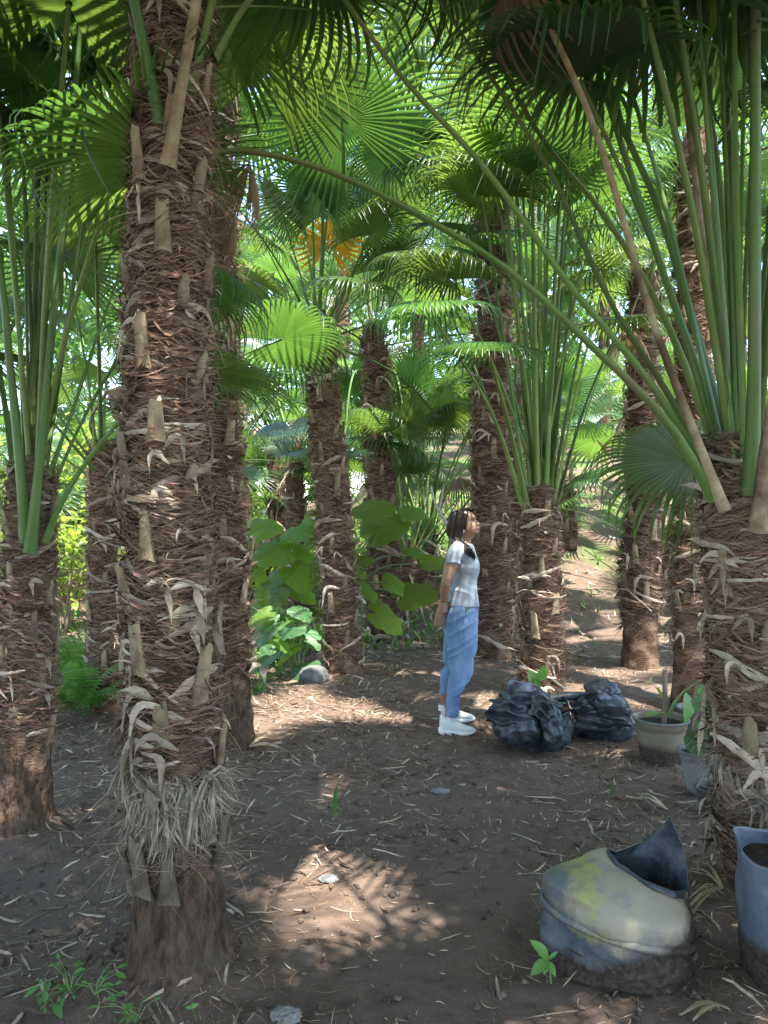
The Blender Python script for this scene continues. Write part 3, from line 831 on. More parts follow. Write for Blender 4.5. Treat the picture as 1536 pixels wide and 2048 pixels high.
# 2: trunk half hidden behind it
p2 = Palm('tall brown palm trunk half hidden behind the big foreground trunk', 'palm tree',
          [(452, 1500), (442, 1200), (428, 900), (418, 600), (416, 300), (424, -150)], footY(452, 1500, 0.18), 0.185, 0.165, GP, flare=0.22, bark_to=0.5)
p2.dress(0.5, 5.3, 56, 60, 80, 0.9, 1.05)
p2.fibres(0.5, 4.4, 2200, (0.06, 0.22), 0.0022)
p2.frond_path([P(430, 310, 5.0), P(465, 308, 4.6), P(500, 325, 4.3)], 0.016, 0.010, 0.46, (0.45, -0.45, -0.75), (0.5, -0.6, 0.6), DEAD_BLADES[1], 'dry_petiole')
p2.frond_path([P(428, 420, 5.0), P(450, 412, 4.9), P(468, 430, 4.8)], 0.02, 0.013, 0.42, (0.3, -0.5, -0.8), (0.6, -0.5, 0.5), DEAD_BLADES[1], 'dry_petiole')
for hub, R, dirn, up, bl in (((540, 120, 4.7), 0.80, (0.35, -0.45, 0.8), (0.1, 0.8, 0.55), 0), ((440, 40, 4.3), 0.8, (0.1, -0.6, 0.7), (0, 0.75, 0.6), 3)):
    p2.frond_path([P(424, 250, 5.1), P((424 + hub[0]) / 2, min(230, hub[1]) - 20, 4.95), P(*hub)], 0.018, 0.011, R, dirn, up, BLADES[bl])
p2.crown(22, (1.4, 2.2), (0.85, 1.0), (84, 5), 0)

# 3: left edge
p3 = Palm('shorter palm at the left edge with long green stalks and bare dark foot', 'palm tree',
          [(42, 1660), (50, 1400), (54, 1200), (60, 1050), (66, 930)], footY(42, 1665, 0.14), 0.142, 0.098, GP, flare=0.16, bark_to=0.36, sides=34, rings=70)
p3.dress(0.42, 1.72, 26, 36, 70, 0.92, 1.0)
p3.fibres(0.40, 1.75, 2200, (0.05, 0.2), 0.0015, 0.05)
Y3 = p3.base.y
for k, (pts, w, dy, R, dirn) in enumerate((
        ([(62, 1105), (82, 910), (107, 640), (128, 440), (150, 200), (168, -20), (180, -200)], (0.026, 0.013), -0.14, 0.8, (0.2, -0.5, 0.5)),
        ([(50, 1085), (40, 950), (18, 720), (0, 540), (-40, 330), (-90, 150)], (0.026, 0.013), -0.12, 0.75, (-0.8, -0.3, 0.2)),
        ([(52, 960), (45, 800), (32, 560), (18, 370), (-4, 150), (-30, -90)], (0.022, 0.012), 0.02, 0.8, (-0.5, -0.1, 0.6)),
        ([(92, 1085), (112, 1030), (150, 960), (219, 866), (300, 790), (380, 740)], (0.022, 0.011), -0.05, 0.65, (0.9, 0.1, -0.3)),
        ([(92, 1020), (116, 950), (150, 870), (212, 755), (290, 650), (370, 560)], (0.020, 0.011), 0.05, 0.65, (0.8, 0.2, -0.2)),
        ([(96, 955), (120, 890), (150, 805), (200, 655), (245, 530), (300, 380)], (0.020, 0.011), 0.02, 0.7, (0.6, 0.2, 0.2)),
        ([(84, 900), (104, 800), (125, 700), (147, 560), (165, 420), (190, 240), (225, 40)], (0.021, 0.012), 0.04, 0.75, (0.3, 0.2, 0.6)),
        ([(66, 905), (63, 700), (57, 520), (45, 300), (30, 100), (10, -120)], (0.020, 0.011), 0.06, 0.8, (-0.3, 0.3, 0.6)),
        ([(20, 1080), (0, 1000), (-40, 880), (-120, 700)], (0.022, 0.012), -0.05, 0.7, (-0.9, 0, 0.1)),
        ([(75, 905), (82, 760), (92, 560), (110, 300), (140, 30), (160, -150)], (0.018, 0.010), 0.10, 0.75, (0.1, 0.5, 0.5)),
        ([(30, 960), (14, 840), (-10, 700), (-40, 480)], (0.020, 0.011), 0.08, 0.75, (-0.8, 0.4, 0.2)))):
    n = len(pts)
    p3.frond_path([P(a, b, Y3 + dy * (1 + 2.2 * i / n)) for i, (a, b) in enumerate(pts)], w[0], w[1], R, dirn, (0, 0.1, 1))

# 4: slim one behind on the left
p4 = Palm('slim palm between the left edge palm and the big foreground trunk', 'palm tree',
          [(214, 1425), (206, 1150), (204, 960), (203, 880)], footY(214, 1425, 0.12), 0.125, 0.10, GP, flare=0.15)
p4.dress(0.2, 2.1, 24, 26, 40, 0.95, 1.25)
p4.fibres(0.15, 2.15, 1600, (0.06, 0.22), 0.0024, 0.07)
p4.crown(13, (1.2, 1.9), (0.6, 0.75), (84, 30), 0)
p4.frond_path([P(200, 900, 6.2), P(180, 850, 6.0), P(215, 780, 5.8)], 0.016, 0.010, 0.42, (-0.35, -0.3, -0.85), (-0.7, -0.5, 0.3), DEAD_BLADES[0], 'dry_petiole')

# 5: slim leaning palm in the centre
p5 = Palm('slim palm leaning slightly left in the middle, heart-shaped leaves round its trunk', 'palm tree',
          [(690, 1352), (676, 1150), (664, 1000), (650, 850), (640, 740), (634, 620)], footY(690, 1352, 0.16), 0.165, 0.135, GP, flare=0.22)
p5.dress(0.12, 3.3, 46, 46, 60, 0.9, 1.15)
p5.fibres(0.05, 3.35, 2200, (0.06, 0.22), 0.0026, 0.06)
p5.crown(15, (1.7, 2.3), (0.6, 0.75), (80, 2), 1)
Y5 = p5.base.y
p5.frond_path([P(640, 700, Y5 - 0.1), P(680, 625, Y5 - 0.4), P(709, 565, Y5 - 0.6)], 0.018, 0.011, 0.62, (-0.35, -0.85, -0.1), (0.1, -0.25, 1), BLADES[1])

# 6
p6 = Palm('dark palm trunk just right of the slim leaning palm and farther back', 'palm tree',
          [(768, 1285), (763, 1100), (757, 900), (752, 780), (746, 640)], footY(768, 1285, 0.16), 0.178, 0.14, GP, flare=0.3)
p6.dress(0.1, 3.6, 44, 44, 50, 0.9, 1.3)
p6.fibres(0.05, 3.7, 1800, (0.07, 0.25), 0.0032, 0.07)
p6.crown(14, (1.4, 2.1), (0.65, 0.8), (82, 0), 0)
Y6 = p6.base.y
for hub, R, dirn, up in (((813, 842), 0.42, (0.35, -0.3, 0.75), (0.15, -0.95, 0.1)), ((685, 905), 0.45, (-0.5, -0.4, -0.1), (-0.2, -0.6, 0.8)), ((575, 905), 0.40, (-0.6, -0.5, -0.2), (0, -0.5, 0.8))):
    p6.frond_path([P(752, 780, Y6 - 0.05), P((752 + hub[0]) / 2, min(780, hub[1]) - 40, Y6 - 0.4), P(hub[0], hub[1], Y6 - 0.8)], 0.016, 0.010, R, dirn, up, BLADES[6])
p6.frond_path([P(746, 640, Y6), P(722, 560, Y6 - 0.1), P(690, 500, Y6 - 0.1), P(660, 490, Y6 - 0.9)], 0.015, 0.010, 0.50, (0.15, -0.3, 0.95), (0.1, -1, 0.1), ORANGE, 'dry_petiole')

# 7
p7 = Palm('thin far palm seen left of the slim leaning trunk above the heart-shaped leaves', 'palm tree',
          [(600, 1232), (592, 1050), (588, 930), (586, 880)], footY(600, 1232, 0.13), 0.15, 0.12, GP, flare=0.2)
p7.dress(0.1, 2.6, 26, 26, 24, 0.9, 1.3)
p7.fibres(0.05, 2.6, 900, (0.08, 0.25), 0.004, 0.07)
p7.crown(14, (1.3, 1.9), (0.65, 0.8), (80, 8), 2)

# 8: tall trunk right behind the woman
p8 = Palm('tall stout palm trunk directly behind the woman, sunlit at its foot', 'palm tree',
          [(986, 1318), (984, 1100), (980, 900), (985, 700), (988, 560), (986, 430), (987, 190)], footY(986, 1318, 0.2), 0.198, 0.165, GP, flare=0.14)
p8.dress(0.25, 5.9, 70, 72, 95, 0.85, 1.1)
p8.fibres(0.1, 5.2, 3400, (0.07, 0.25), 0.003, 0.07)
p8.crown(20, (1.7, 2.4), (0.85, 1.0), (84, 0), 0)
Y8 = p8.base.y
# the two great dark fans overhead
p8.frond_path([P(975, 360, Y8 - 0.2), P(900, 290, 7.0), P(790, 250, 6.2), P(685, 238, 5.6)], 0.022, 0.013, 0.86, (-0.40, -0.45, 0.8), (0.05, 0.78, 0.6), BLADES[3])
p8.frond_path([P(985, 340, Y8 - 0.2), P(1030, 250, 7.2), P(1040, 180, 6.4), P(1040, 142, 5.9)], 0.022, 0.013, 1.00, (0.0, -0.5, 0.85), (0.0, 0.8, 0.6), BLADES[6])
for hub, R, dirn, up, bl in (((860, 60, 6.4), 0.85, (-0.4, -0.5, 0.75), (-0.1, 0.75, 0.6), 0), ((800, 300, 6.9), 0.75, (-0.75, -0.45, -0.1), (-0.2, 0.5, 0.85), 5), ((890, 330, 6.8), 0.8, (-0.35, -0.75, -0.25), (0, -0.3, 0.9), 5), ((1130, 300, 7.2), 0.8, (0.75, -0.4, 0.0), (0.2, 0.4, 0.9), 1)):
    p8.frond_path([P(985, 350, Y8 - 0.2), P((985 + hub[0]) / 2, min(340, hub[1]) - 25, (Y8 + hub[2]) / 2), P(*hub)], 0.020, 0.012, R, dirn, up, BLADES[bl])

# 9: the bagged palm
p9 = Palm('palm rising out of the black bags right of the woman with tall upright green stalks', 'palm tree',
          [(1086, 1408), (1084, 1200), (1081, 1040), (1080, 960)], footY(1086, 1408, 0.17), 0.172, 0.13, GP, flare=0.12, sides=30)
p9.dress(0.15, 1.75, 26, 28, 46, 0.92, 1.1)
p9.fibres(0.1, 1.8, 2400, (0.06, 0.22), 0.0022, 0.06)
Y9 = p9.base.y
for k, (b, t1, t2, dy, R, dirn) in enumerate((
        ((1052, 985), (1010, 700), (965, 395), -0.3, 0.75, (-0.7, -0.4, 0.3)), ((1062, 990), (1035, 640), (1000, 300), 0.2, 0.8, (-0.3, 0.3, 0.5)),
        ((1075, 1000), (1068, 600), (1062, 240), -0.5, 0.8, (0, -0.6, 0.5)), ((1082, 980), (1080, 560), (1075, 210), 0.3, 0.8, (0.1, 0.5, 0.6)),
        ((1092, 990), (1108, 600), (1130, 250), -0.4, 0.8, (0.3, -0.5, 0.5)), ((1100, 985), (1135, 660), (1185, 330), 0.2, 0.8, (0.6, 0.2, 0.4)),
        ((1108, 1005), (1158, 760), (1215, 540), -0.3, 0.7, (0.8, -0.3, 0.2)), ((1110, 1020), (1175, 800), (1245, 640), 0.1, 0.7, (0.8, 0.3, 0.1)),
        ((1045, 1010), (985, 830), (870, 640), -0.4, 0.7, (-0.8, -0.4, -0.1)), ((1050, 1000), (960, 760), (850, 520), 0.1, 0.7, (-0.8, 0.1, 0.1)),
        ((1070, 985), (1050, 640), (1020, 200), 0.7, 0.8, (-0.2, 0.8, 0.3)), ((1100, 970), (1120, 640), (1150, 200), 0.8, 0.8, (0.3, 0.8, 0.3)),
        ((1056, 1020), (1020, 860), (975, 700), -0.6, 0.6, (-0.5, -0.8, 0.0)), ((1078, 985), (1090, 700), (1100, 330), -0.1, 0.8, (0.1, -0.1, 0.9)))):
    p9.frond_path([P(b[0], b[1], Y9 - 0.05), P(t1[0], t1[1], Y9 + dy * 0.6), P(t2[0], t2[1], Y9 + dy * 1.6)], 0.026, 0.013, R, dirn, (0, -0.1, 1))

# 10
p10 = Palm('palm trunk with hollow sunlit foot behind the brown plastic pot', 'palm tree',
           [(1280, 1342), (1280, 1150), (1289, 1000), (1286, 850), (1285, 700), (1290, 540)], footY(1280, 1342, 0.18), 0.182, 0.135, GP, flare=0.18)
p10.dress(0.5, 4.0, 44, 46, 60, 0.9, 1.1)
p10.fibres(0.4, 4.0, 2000, (0.07, 0.24), 0.0028, 0.06)
p10.crown(14, (1.4, 2.0), (0.65, 0.8), (82, 8), 1)
# 11
p11 = Palm('narrow dark palm trunk close behind the brown pot and right of the hollow foot trunk', 'palm tree',
           [(1376, 1425), (1386, 1200), (1386, 1000), (1390, 800), (1386, 600), (1390, 420), (1392, 260)], footY(1376, 1425, 0.13), 0.138, 0.125, GP, flare=0.12)
p11.dress(0.5, 4.4, 50, 50, 70, 0.9, 1.15)
p11.fibres(0.2, 4.4, 2600, (0.07, 0.24), 0.0023, 0.06)
p11.crown(15, (1.3, 2.0), (0.65, 0.85), (84, 0), 1)
Y11 = p11.base.y
p11.frond_path([P(1392, 700, Y11), P(1420, 820, 5.0), P(1400, 900, 4.4), P(1372, 925, 4.1)], 0.016, 0.010, 0.70, (-0.95, -0.15, -0.28), (-0.25, -0.65, 0.75), BLADES[5])

p11.frond_path([P(1392, 300, Y11), P(1360, 110, 5.4), P(1318, 10, 4.9), P(1292, -10, 4.7)], 0.018, 0.011, 0.78, (-0.72, -0.3, -0.62), (-0.45, -0.5, 0.75), BLADES[6])
# 12: right edge
p12 = Palm('thick pale shaggy palm at the right edge with long diagonal green stalks', 'palm tree',
           [(1535, 1780), (1524, 1600), (1506, 1350), (1494, 1180), (1484, 1020), (1478, 930)], footY(1520, 1800, 0.15), 0.172, 0.135, GP, flare=0.05, sides=40, rings=80)
p12.dress(0.12, 1.72, 30, 54, 120, 0.95, 1.1)
p12.fibres(0.1, 1.75, 5000, (0.06, 0.24), 0.0013, 0.07)
for k in range(3):
    p12.put('fibre_mat', FLARES[k % 5], [0.5, 0.42, 0.6, 0.35, 0.75, 0.3][k], [-2.6, -1.9, -1.4, -2.2, -2.9, -1.2][k], 0.95)
Y12 = p12.base.y
D = -0.14
for k, (pts, w, Ys, R, dirn, mt) in enumerate((
        ([(1428, 1000), (1340, 852), (1180, 690), (1000, 528), (850, 437), (700, 360), (560, 313), (430, 301), (325, 322)], (0.028, 0.015), (-0.14, -0.35), 0.62, (-0.8, -0.1, -0.55), 'petiole'),
        ([(1434, 985), (1300, 765), (1150, 585), (960, 325), (800, 150), (690, 0), (600, -140)], (0.028, 0.015), (-0.12, -0.2), 0.9, (-0.6, -0.3, 0.4), 'petiole'),
        ([(1440, 978), (1345, 800), (1230, 618), (1090, 322), (1000, 180), (880, 0), (780, -160)], (0.028, 0.015), (-0.06, 0.1), 0.9, (-0.5, 0.1, 0.5), 'petiole'),
        ([(1448, 1020), (1376, 835), (1292, 602), (1250, 452), (1182, 240), (1130, 118), (1065, -10), (1000, -140)], (0.027, 0.015), (-0.17, -0.3), 0.6, (-0.3, -0.3, -0.8), 'dry_petiole'),
        ([(1462, 930), (1424, 780), (1378, 620), (1310, 400), (1235, 230), (1196, 40), (1150, -180)], (0.026, 0.014), (0.0, 0.5), 0.9, (-0.2, 0.5, 0.5), 'petiole'),
        ([(1472, 925), (1450, 720), (1436, 500), (1414, 250), (1398, 0), (1385, -200)], (0.026, 0.015), (-0.10, 0.0), 0.9, (0, -0.4, 0.6), 'petiole'),
        ([(1478, 920), (1466, 720), (1448, 480), (1420, 240), (1330, -60)], (0.024, 0.014), (0.08, 0.6), 0.85, (-0.1, 0.6, 0.5), 'petiole'),
        ([(1490, 935), (1482, 700), (1476, 500), (1470, 200), (1468, -120)], (0.026, 0.015), (-0.13, -0.2), 0.9, (0.1, -0.5, 0.6), 'petiole'),
        ([(1502, 990), (1508, 800), (1510, 560), (1511, 250), (1512, -120)], (0.028, 0.016), (-0.17, -0.35), 0.9, (0.3, -0.5, 0.5), 'petiole'),
        ([(1508, 940), (1526, 720), (1540, 500), (1560, 200), (1590, -150)], (0.028, 0.016), (-0.05, 0.1), 0.9, (0.5, 0, 0.5), 'petiole'),
        ([(1516, 1060), (1528, 930), (1552, 780), (1600, 560)], (0.028, 0.018), (-0.18, -0.4), None, None, 'dry_petiole'),
        ([(1455, 945), (1400, 760), (1330, 560), (1255, 330), (1180, 90), (1120, -100)], (0.026, 0.015), (0.05, 0.7), 0.85, (-0.4, 0.5, 0.4), 'petiole'),
        ([(1450, 960), (1395, 800), (1330, 640), (1200, 420), (1100, 300), (960, 60)], (0.024, 0.013), (0.1, 0.9), 0.8, (-0.6, 0.5, 0.3), 'petiole'),
        ([(1470, 925), (1440, 700), (1405, 480), (1370, 180), (1340, -90)], (0.022, 0.013), (0.1, 0.5), 0.85, (-0.2, 0.4, 0.6), 'dry_petiole'),
        ([(1520, 950), (1570, 760), (1650, 560), (1750, 400)], (0.028, 0.016), (0.0, 0.2), 0.85, (0.8, 0.2, 0.1), 'petiole'))):
    n = len(pts)
    p12.frond_path([P(a, b, Y12 + Ys[0] + (Ys[1] - Ys[0]) * (i / (n - 1)) ** 0.8) for i, (a, b) in enumerate(pts)], w[0], w[1], R, dirn, (0, 0.05, 1),
                   blade=None if mt == 'petiole' else DEAD_BLADES[0], mat=mt)
rs = np.random.default_rng(123)
def sheaf(p, Y, base_px, base_py, tops, w, R, spread_y=0.7, yr=0.06):
    """more long stalks rising nearly straight from the trunk top"""
    for (tx, ty) in tops:
        b0 = P(base_px + (tx - base_px) * 0.07 + rs.uniform(-10, 10), base_py + rs.uniform(-30, 40), Y + rs.uniform(-yr, yr))
        e = rs.uniform(-spread_y, spread_y)
        t0 = P(tx, ty, Y + e)
        m = b0.lerp(t0, 0.55) + Vector(((b0.x - t0.x) * 0.05, 0, 0.04 * (t0 - b0).length * (abs(tx - base_px) / 400)))
        dx = (tx - base_px) / 300
        p.frond_path([b0, m, t0], w[0] * rs.uniform(0.85, 1.1), w[1], R * rs.uniform(0.85, 1.1), (dx + 0.01, e * 0.8 + 0.02, 0.35 - 0.2 * abs(dx)), (0, rs.uniform(-0.3, 0.1), 1), BLADES[rs.integers(7)])
sheaf(p12, Y12, 1475, 940, [(1270, -60), (1330, -120), (1385, -160), (1430, -140), (1452, -60), (1500, -180), (1530, -120), (1220, 40), (1160, 160), (1600, -60), (1690, 120)], (0.021, 0.012), 0.85, 0.7, 0.08)
sheaf(p9, Y9, 1080, 985, [(940, 470), (985, 330), (1010, 230), (1040, 300), (1060, 180), (1090, 260), (1110, 170), (1140, 300), (1165, 240), (1200, 380), (1225, 450), (900, 560)], (0.021, 0.011), 0.72, 0.9, 0.1)
sheaf(p5, Y5, 636, 690, [(520, 470), (560, 420), (600, 430), (625, 380), (655, 420), (690, 400), (740, 470), (770, 540), (500, 560)], (0.016, 0.010), 0.55, 0.5, 0.05)
sheaf(p6, Y6, 748, 690, [(700, 380), (735, 360), (770, 380), (810, 430), (850, 480), (870, 560), (720, 450)], (0.016, 0.010), 0.6, 0.5, 0.05)
sheaf(p3, Y3, 66, 960, [(-20, 60), (40, -40), (80, -90), (110, 60), (138, 10), (170, 150), (205, 230), (240, 330), (-60, 250)], (0.018, 0.010), 0.75, 0.6, 0.08)
# 13, 14, 15, 16
p13 = Palm('thin dark palm trunk squeezed between the trunk behind the woman and the bagged palm', 'palm tree',
           [(1030, 1232), (1032, 1050), (1030, 880), (1030, 760)], footY(1030, 1232, 0.12), 0.125, 0.11, GP, flare=0.15)
p13.dress(0.1, 3.0, 26, 26, 24, 0.9, 1.3); p13.fibres(0.1, 3.0, 800, (0.08, 0.25), 0.004)
p13.crown(13, (1.4, 2.0), (0.65, 0.8), (82, 10), 1)
p14 = Palm('small far palm trunk on the slope right of the bagged palm', 'palm tree',
           [(1132, 1100), (1130, 1030), (1128, 960)], footY(1132, 1100, 0.13), 0.17, 0.14, GP, flare=0.2)
p14.dress(0.1, 1.4, 14, 14, 12, 0.9, 1.3)
p14.crown(12, (1.6, 2.2), (0.7, 0.85), (88, 52), 1)
p15 = Palm('short palm with a sheaf of pale upright stalks left of the woman', 'palm tree',
           [(846, 1180), (850, 1120), (852, 1060)], footY(846, 1180, 0.13), 0.16, 0.13, GP, flare=0.2)
p15.dress(0.05, 0.9, 12, 12, 14, 0.9, 1.4)
p15.crown(22, (1.8, 2.7), (0.65, 0.8), (88, 45), 1)
p16 = Palm('short palm with upright yellowish stalks behind the dark middle trunk', 'palm tree',
           [(806, 1235), (808, 1150), (812, 1080)], footY(806, 1235, 0.12), 0.14, 0.12, GP, flare=0.2)
p16.dress(0.05, 1.0, 12, 12, 12, 0.9, 1.3)
p16.crown(16, (1.7, 2.4), (0.6, 0.75), (88, 50), 1)

# ------------------------------------------------------------------ palms farther back
rb = np.random.default_rng(77)
# stalk rich rows behind
cols = [(-60, 'beyond the left edge palm'), (120, 'in the bright gap left of the big foreground trunk'), (330, 'behind the big foreground trunk'), (510, 'between the foreground trunk and the leaning palm'),
        (640, 'behind the slim leaning palm'), (715, 'behind the heart-leaved bush'), (880, 'above the path left of the woman'), (960, 'behind the tall trunk at the woman'),
        (1060, 'behind the bagged palm'), (1180, 'in the gap right of the bagged palm'), (1330, 'behind the brown pot palms'), (1450, 'behind the right edge palm'), (1590, 'past the right edge palm')]
rows_ = [(11.5, 'nearest'), (15.0, 'second'), (19.5, 'third')]
for ri, (yy, rn) in enumerate(rows_):
    for ci, (px, cn) in enumerate(cols):
        if (ri == 0 and ci in (4, 5, 6, 7, 8, 9)) or (ri == 1 and ci == 9): continue
        Y = yy + rb.uniform(-1.2, 1.6)
        x = (px + rb.uniform(-45, 45) - 768) / F_PX * Y
        hh = float(rb.choice([0.5, 0.9, 1.6, 2.6, 3.6, 5.0], p=[.20, .22, .22, .18, .12, .06])) * rb.uniform(0.85, 1.2)
        if ri == 2: hh += 2.2
        if ri == 1 and 3 <= ci <= 9 and ci % 2: hh += 2.5
        if ci in (6,) and ri == 1: hh = 3.2; x -= 0.5
        z0 = g1(x, Y)
        f2 = lambda z: ((x) * F_PX / Y + 768, 1024 - (z - CAM_H) * F_PX / Y)
        size = 'stemless' if hh < 0.75 else ('low' if hh < 1.3 else ('medium tall' if hh < 3 else 'tall'))
        pp = Palm('%s background palm, %s row, %s' % (size, rn, cn), 'palm tree',
                  [f2(z0), f2(z0 + hh * 0.5), f2(z0 + hh)], Y, 0.17, 0.14, 'background fan palms', sides=14, rings=int(8 + hh * 5))
        pp.dress(0.05, hh, int(5 + 5 * hh) if ri < 2 else 0, int(5 + 5 * hh) if ri < 2 else 0, 0, 0.95)
        pp.crown(int(rb.integers(10, 14)) + 3 * (ri == 2), (1.2, 2.1), (0.65, 0.9), (84, 0 if hh > 1.2 else 25), int(rb.integers(0, 3)) if hh > 1 else 0, far=True)

# ------------------------------------------------------------------ unseen palms added round the camera so that their crowns shade the place
SHADE = [(-2.4, 1.0, 3.7, 'left'), (2.45, 0.9, 4.0, 'right'), (-0.9, -1.5, 4.4, 'behind left'), (1.1, -1.7, 5.0, 'behind right'), (-3.4, 3.3, 5.6, 'far left'), (3.3, 3.9, 5.8, 'far right'),
         (-2.6, -2.6, 4.6, 'back left'), (3.0, -2.4, 4.6, 'back right'), (-4.9, 6.3, 5.2, 'left beyond'), (4.9, 7.6, 5.6, 'right beyond'), (0.1, -4.0, 5.0, 'straight behind'),
         (1.35, 0.3, 4.5, 'close beside'), (2.2, 2.7, 5.4, 'close right'), (-1.75, 2.1, 5.6, 'close left')]
for (x, y, hh, w) in SHADE:
    b = Vector((x, y, g1(x, y) - 0.03))
    pp = Palm.__new__(Palm)
    pp.base = b; pp.w = [Vector((0, 0, 0)), Vector((0.06, 0.05, hh))]; pp.H = hh; pp.r0, pp.r1 = 0.16, 0.12
    pp.zs = np.array([0, hh]); pp.xs = np.array([0, 0.06]); pp.ys = np.array([0, 0.05]); pp.rng = np.random.default_rng(int(1000 + x * 77 + y * 13))
    pp.root = thing('palm_tree', 'added shade palm outside the picture standing %s of the camera' % w, 'palm tree', b, 'shade palms added around the camera')
    mb = MB(); mb.tube([(0, 0, 0), (0.03, 0.02, hh * 0.5), (0.06, 0.05, hh)], [0.18, 0.14, 0.10], 14)
    pp.trunk = link('trunk', mb.mesh('trunk', True), MAT['trunk'], pp.root)
    pp.crown(20, (1.2, 2.1), (0.85, 1.05), (80, 0), 0, near_ymax=4.5)
    pp.dress(0.1, hh - 0.2, 14, 18, 8, 1.0, 1.1)
    if w == 'close beside':  # fronds added to keep the sun off the near soil
        for a, m_, h_, R, dn in (((1.38, 0.33, 4.45), (1.15, 0.72, 4.62), (0.92, 0.98, 4.50), 0.80, (-0.7, 0.45, -0.1)), ((1.36, 0.33, 4.5), (0.9, 0.5, 4.75), (0.42, 0.72, 4.62), 0.80, (-0.85, 0.4, -0.1))):
            pp.frond_path([Vector(a), Vector(m_), Vector(h_)], 0.018, 0.011, R, dn, (0, 0, 1), BLADES[3])
# ------------------------------------------------------------------ plastic bags and pots
def soil_plastic(name, plastic, dust, stain, stain_box, soil_z, soil_amp, rough=0.42, stain2=None, dust_fac=0.5):
    """plastic film with dust, an ochre stain and wet soil caked on the lower part"""
    m = bpy.data.materials.new(name); m.use_nodes = True
    nt = m.node_tree; L = nt.links.new; b = nt.nodes['Principled BSDF']
    tc = NN(nt, 'ShaderNodeTexCoord')
    def noise(sc, det=5, ro=0.6, st=None):
        n = NN(nt, 'ShaderNodeTexNoise'); n.inputs['Scale'].default_value = sc; n.inputs['Detail'].default_value = det; n.inputs['Roughness'].default_value = ro
        if st:
            mp = NN(nt, 'ShaderNodeMapping'); mp.inputs['Scale'].default_value = st; L(tc.outputs['Object'], mp.inputs['Vector']); L(mp.outputs[0], n.inputs['Vector'])
        else: L(tc.outputs['Object'], n.inputs['Vector'])
        return n.outputs['Fac']
    def rng(src, a, c):
        r = NN(nt, 'ShaderNodeMapRange'); r.inputs['From Min'].default_value = a; r.inputs['From Max'].default_value = c; L(src, r.inputs['Value']); return r.outputs['Result']
    def mix(f, a, c):
        x = NN(nt, 'ShaderNodeMix', data_type='RGBA'); L(f, x.inputs[0])
        for sock, v in ((x.inputs[6], a), (x.inputs[7], c)):
            if isinstance(v, tuple): sock.default_value = (*v, 1)
            else: L(v, sock)
        return x.outputs[2]
    def math_(op, a, c):
        x = NN(nt, 'ShaderNodeMath', operation=op)
        for k, v in enumerate((a, c)):
            if isinstance(v, (int, float)): x.inputs[k].default_value = v
            else: L(v, x.inputs[k])
        return x.outputs[0]
    sep = NN(nt, 'ShaderNodeSeparateXYZ'); L(tc.outputs['Object'], sep.inputs[0])
    c = mix(math_('MULTIPLY', rng(noise(7, 7, 0.7), 0.42, 0.68), dust_fac), plastic, dust)
    scr = rng(noise(30, 3, 0.6, (1, 1, 0.25)), 0.62, 0.7)
    c = mix(math_('MULTIPLY', scr, 0.35), c, dust)
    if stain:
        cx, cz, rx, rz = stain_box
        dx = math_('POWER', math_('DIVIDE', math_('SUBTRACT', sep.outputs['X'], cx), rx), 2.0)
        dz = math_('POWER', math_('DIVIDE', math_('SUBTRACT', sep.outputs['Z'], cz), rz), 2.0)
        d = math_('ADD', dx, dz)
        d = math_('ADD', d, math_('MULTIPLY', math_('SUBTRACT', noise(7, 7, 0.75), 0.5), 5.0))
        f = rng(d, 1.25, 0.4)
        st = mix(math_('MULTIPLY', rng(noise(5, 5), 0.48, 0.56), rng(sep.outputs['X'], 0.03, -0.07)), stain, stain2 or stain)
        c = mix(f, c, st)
    zz = math_('ADD', sep.outputs['Z'], math_('MULTIPLY', math_('SUBTRACT', noise(6, 5), 0.5), soil_amp))
    zz = math_('ADD', zz, math_('MULTIPLY', sep.outputs['X'], -0.35 if stain else 0.0))
    sf = rng(zz, soil_z + 0.025, soil_z - 0.02)
    soilc = mix(rng(noise(60, 5), 0.35, 0.65), (0.035, 0.026, 0.021), (0.085, 0.064, 0.05))
    c = mix(sf, c, soilc)
    L(c, b.inputs['Base Color'])
    rr = NN(nt, 'ShaderNodeMapRange'); L(sf, rr.inputs['Value']); rr.inputs['To Min'].default_value = rough; rr.inputs['To Max'].default_value = 0.95
    rn = math_('ADD', rr.outputs['Result'], math_('MULTIPLY', rng(noise(16, 4), 0.3, 0.7), 0.15)); L(rn, b.inputs['Roughness'])
    sp = NN(nt, 'ShaderNodeMapRange'); L(sf, sp.inputs['Value']); sp.inputs['To Min'].default_value = 0.5; sp.inputs['To Max'].default_value = 0.1; L(sp.outputs['Result'], b.inputs['Specular IOR Level'])
    bp = NN(nt, 'ShaderNodeBump'); bp.inputs['Distance'].default_value = 0.006
    L(math_('MULTIPLY', sf, 0.8), bp.inputs['Strength']); L(noise(110, 4), bp.inputs['Height'])
    bp2 = NN(nt, 'ShaderNodeBump'); bp2.inputs['Distance'].default_value = 0.01; bp2.inputs['Strength'].default_value = 0.35
    L(noise(13, 4, 0.55, (1, 1, 2.2)), bp2.inputs['Height']); L(bp.outputs['Normal'], bp2.inputs['Normal']); L(bp2.outputs['Normal'], b.inputs['Normal'])
    return m

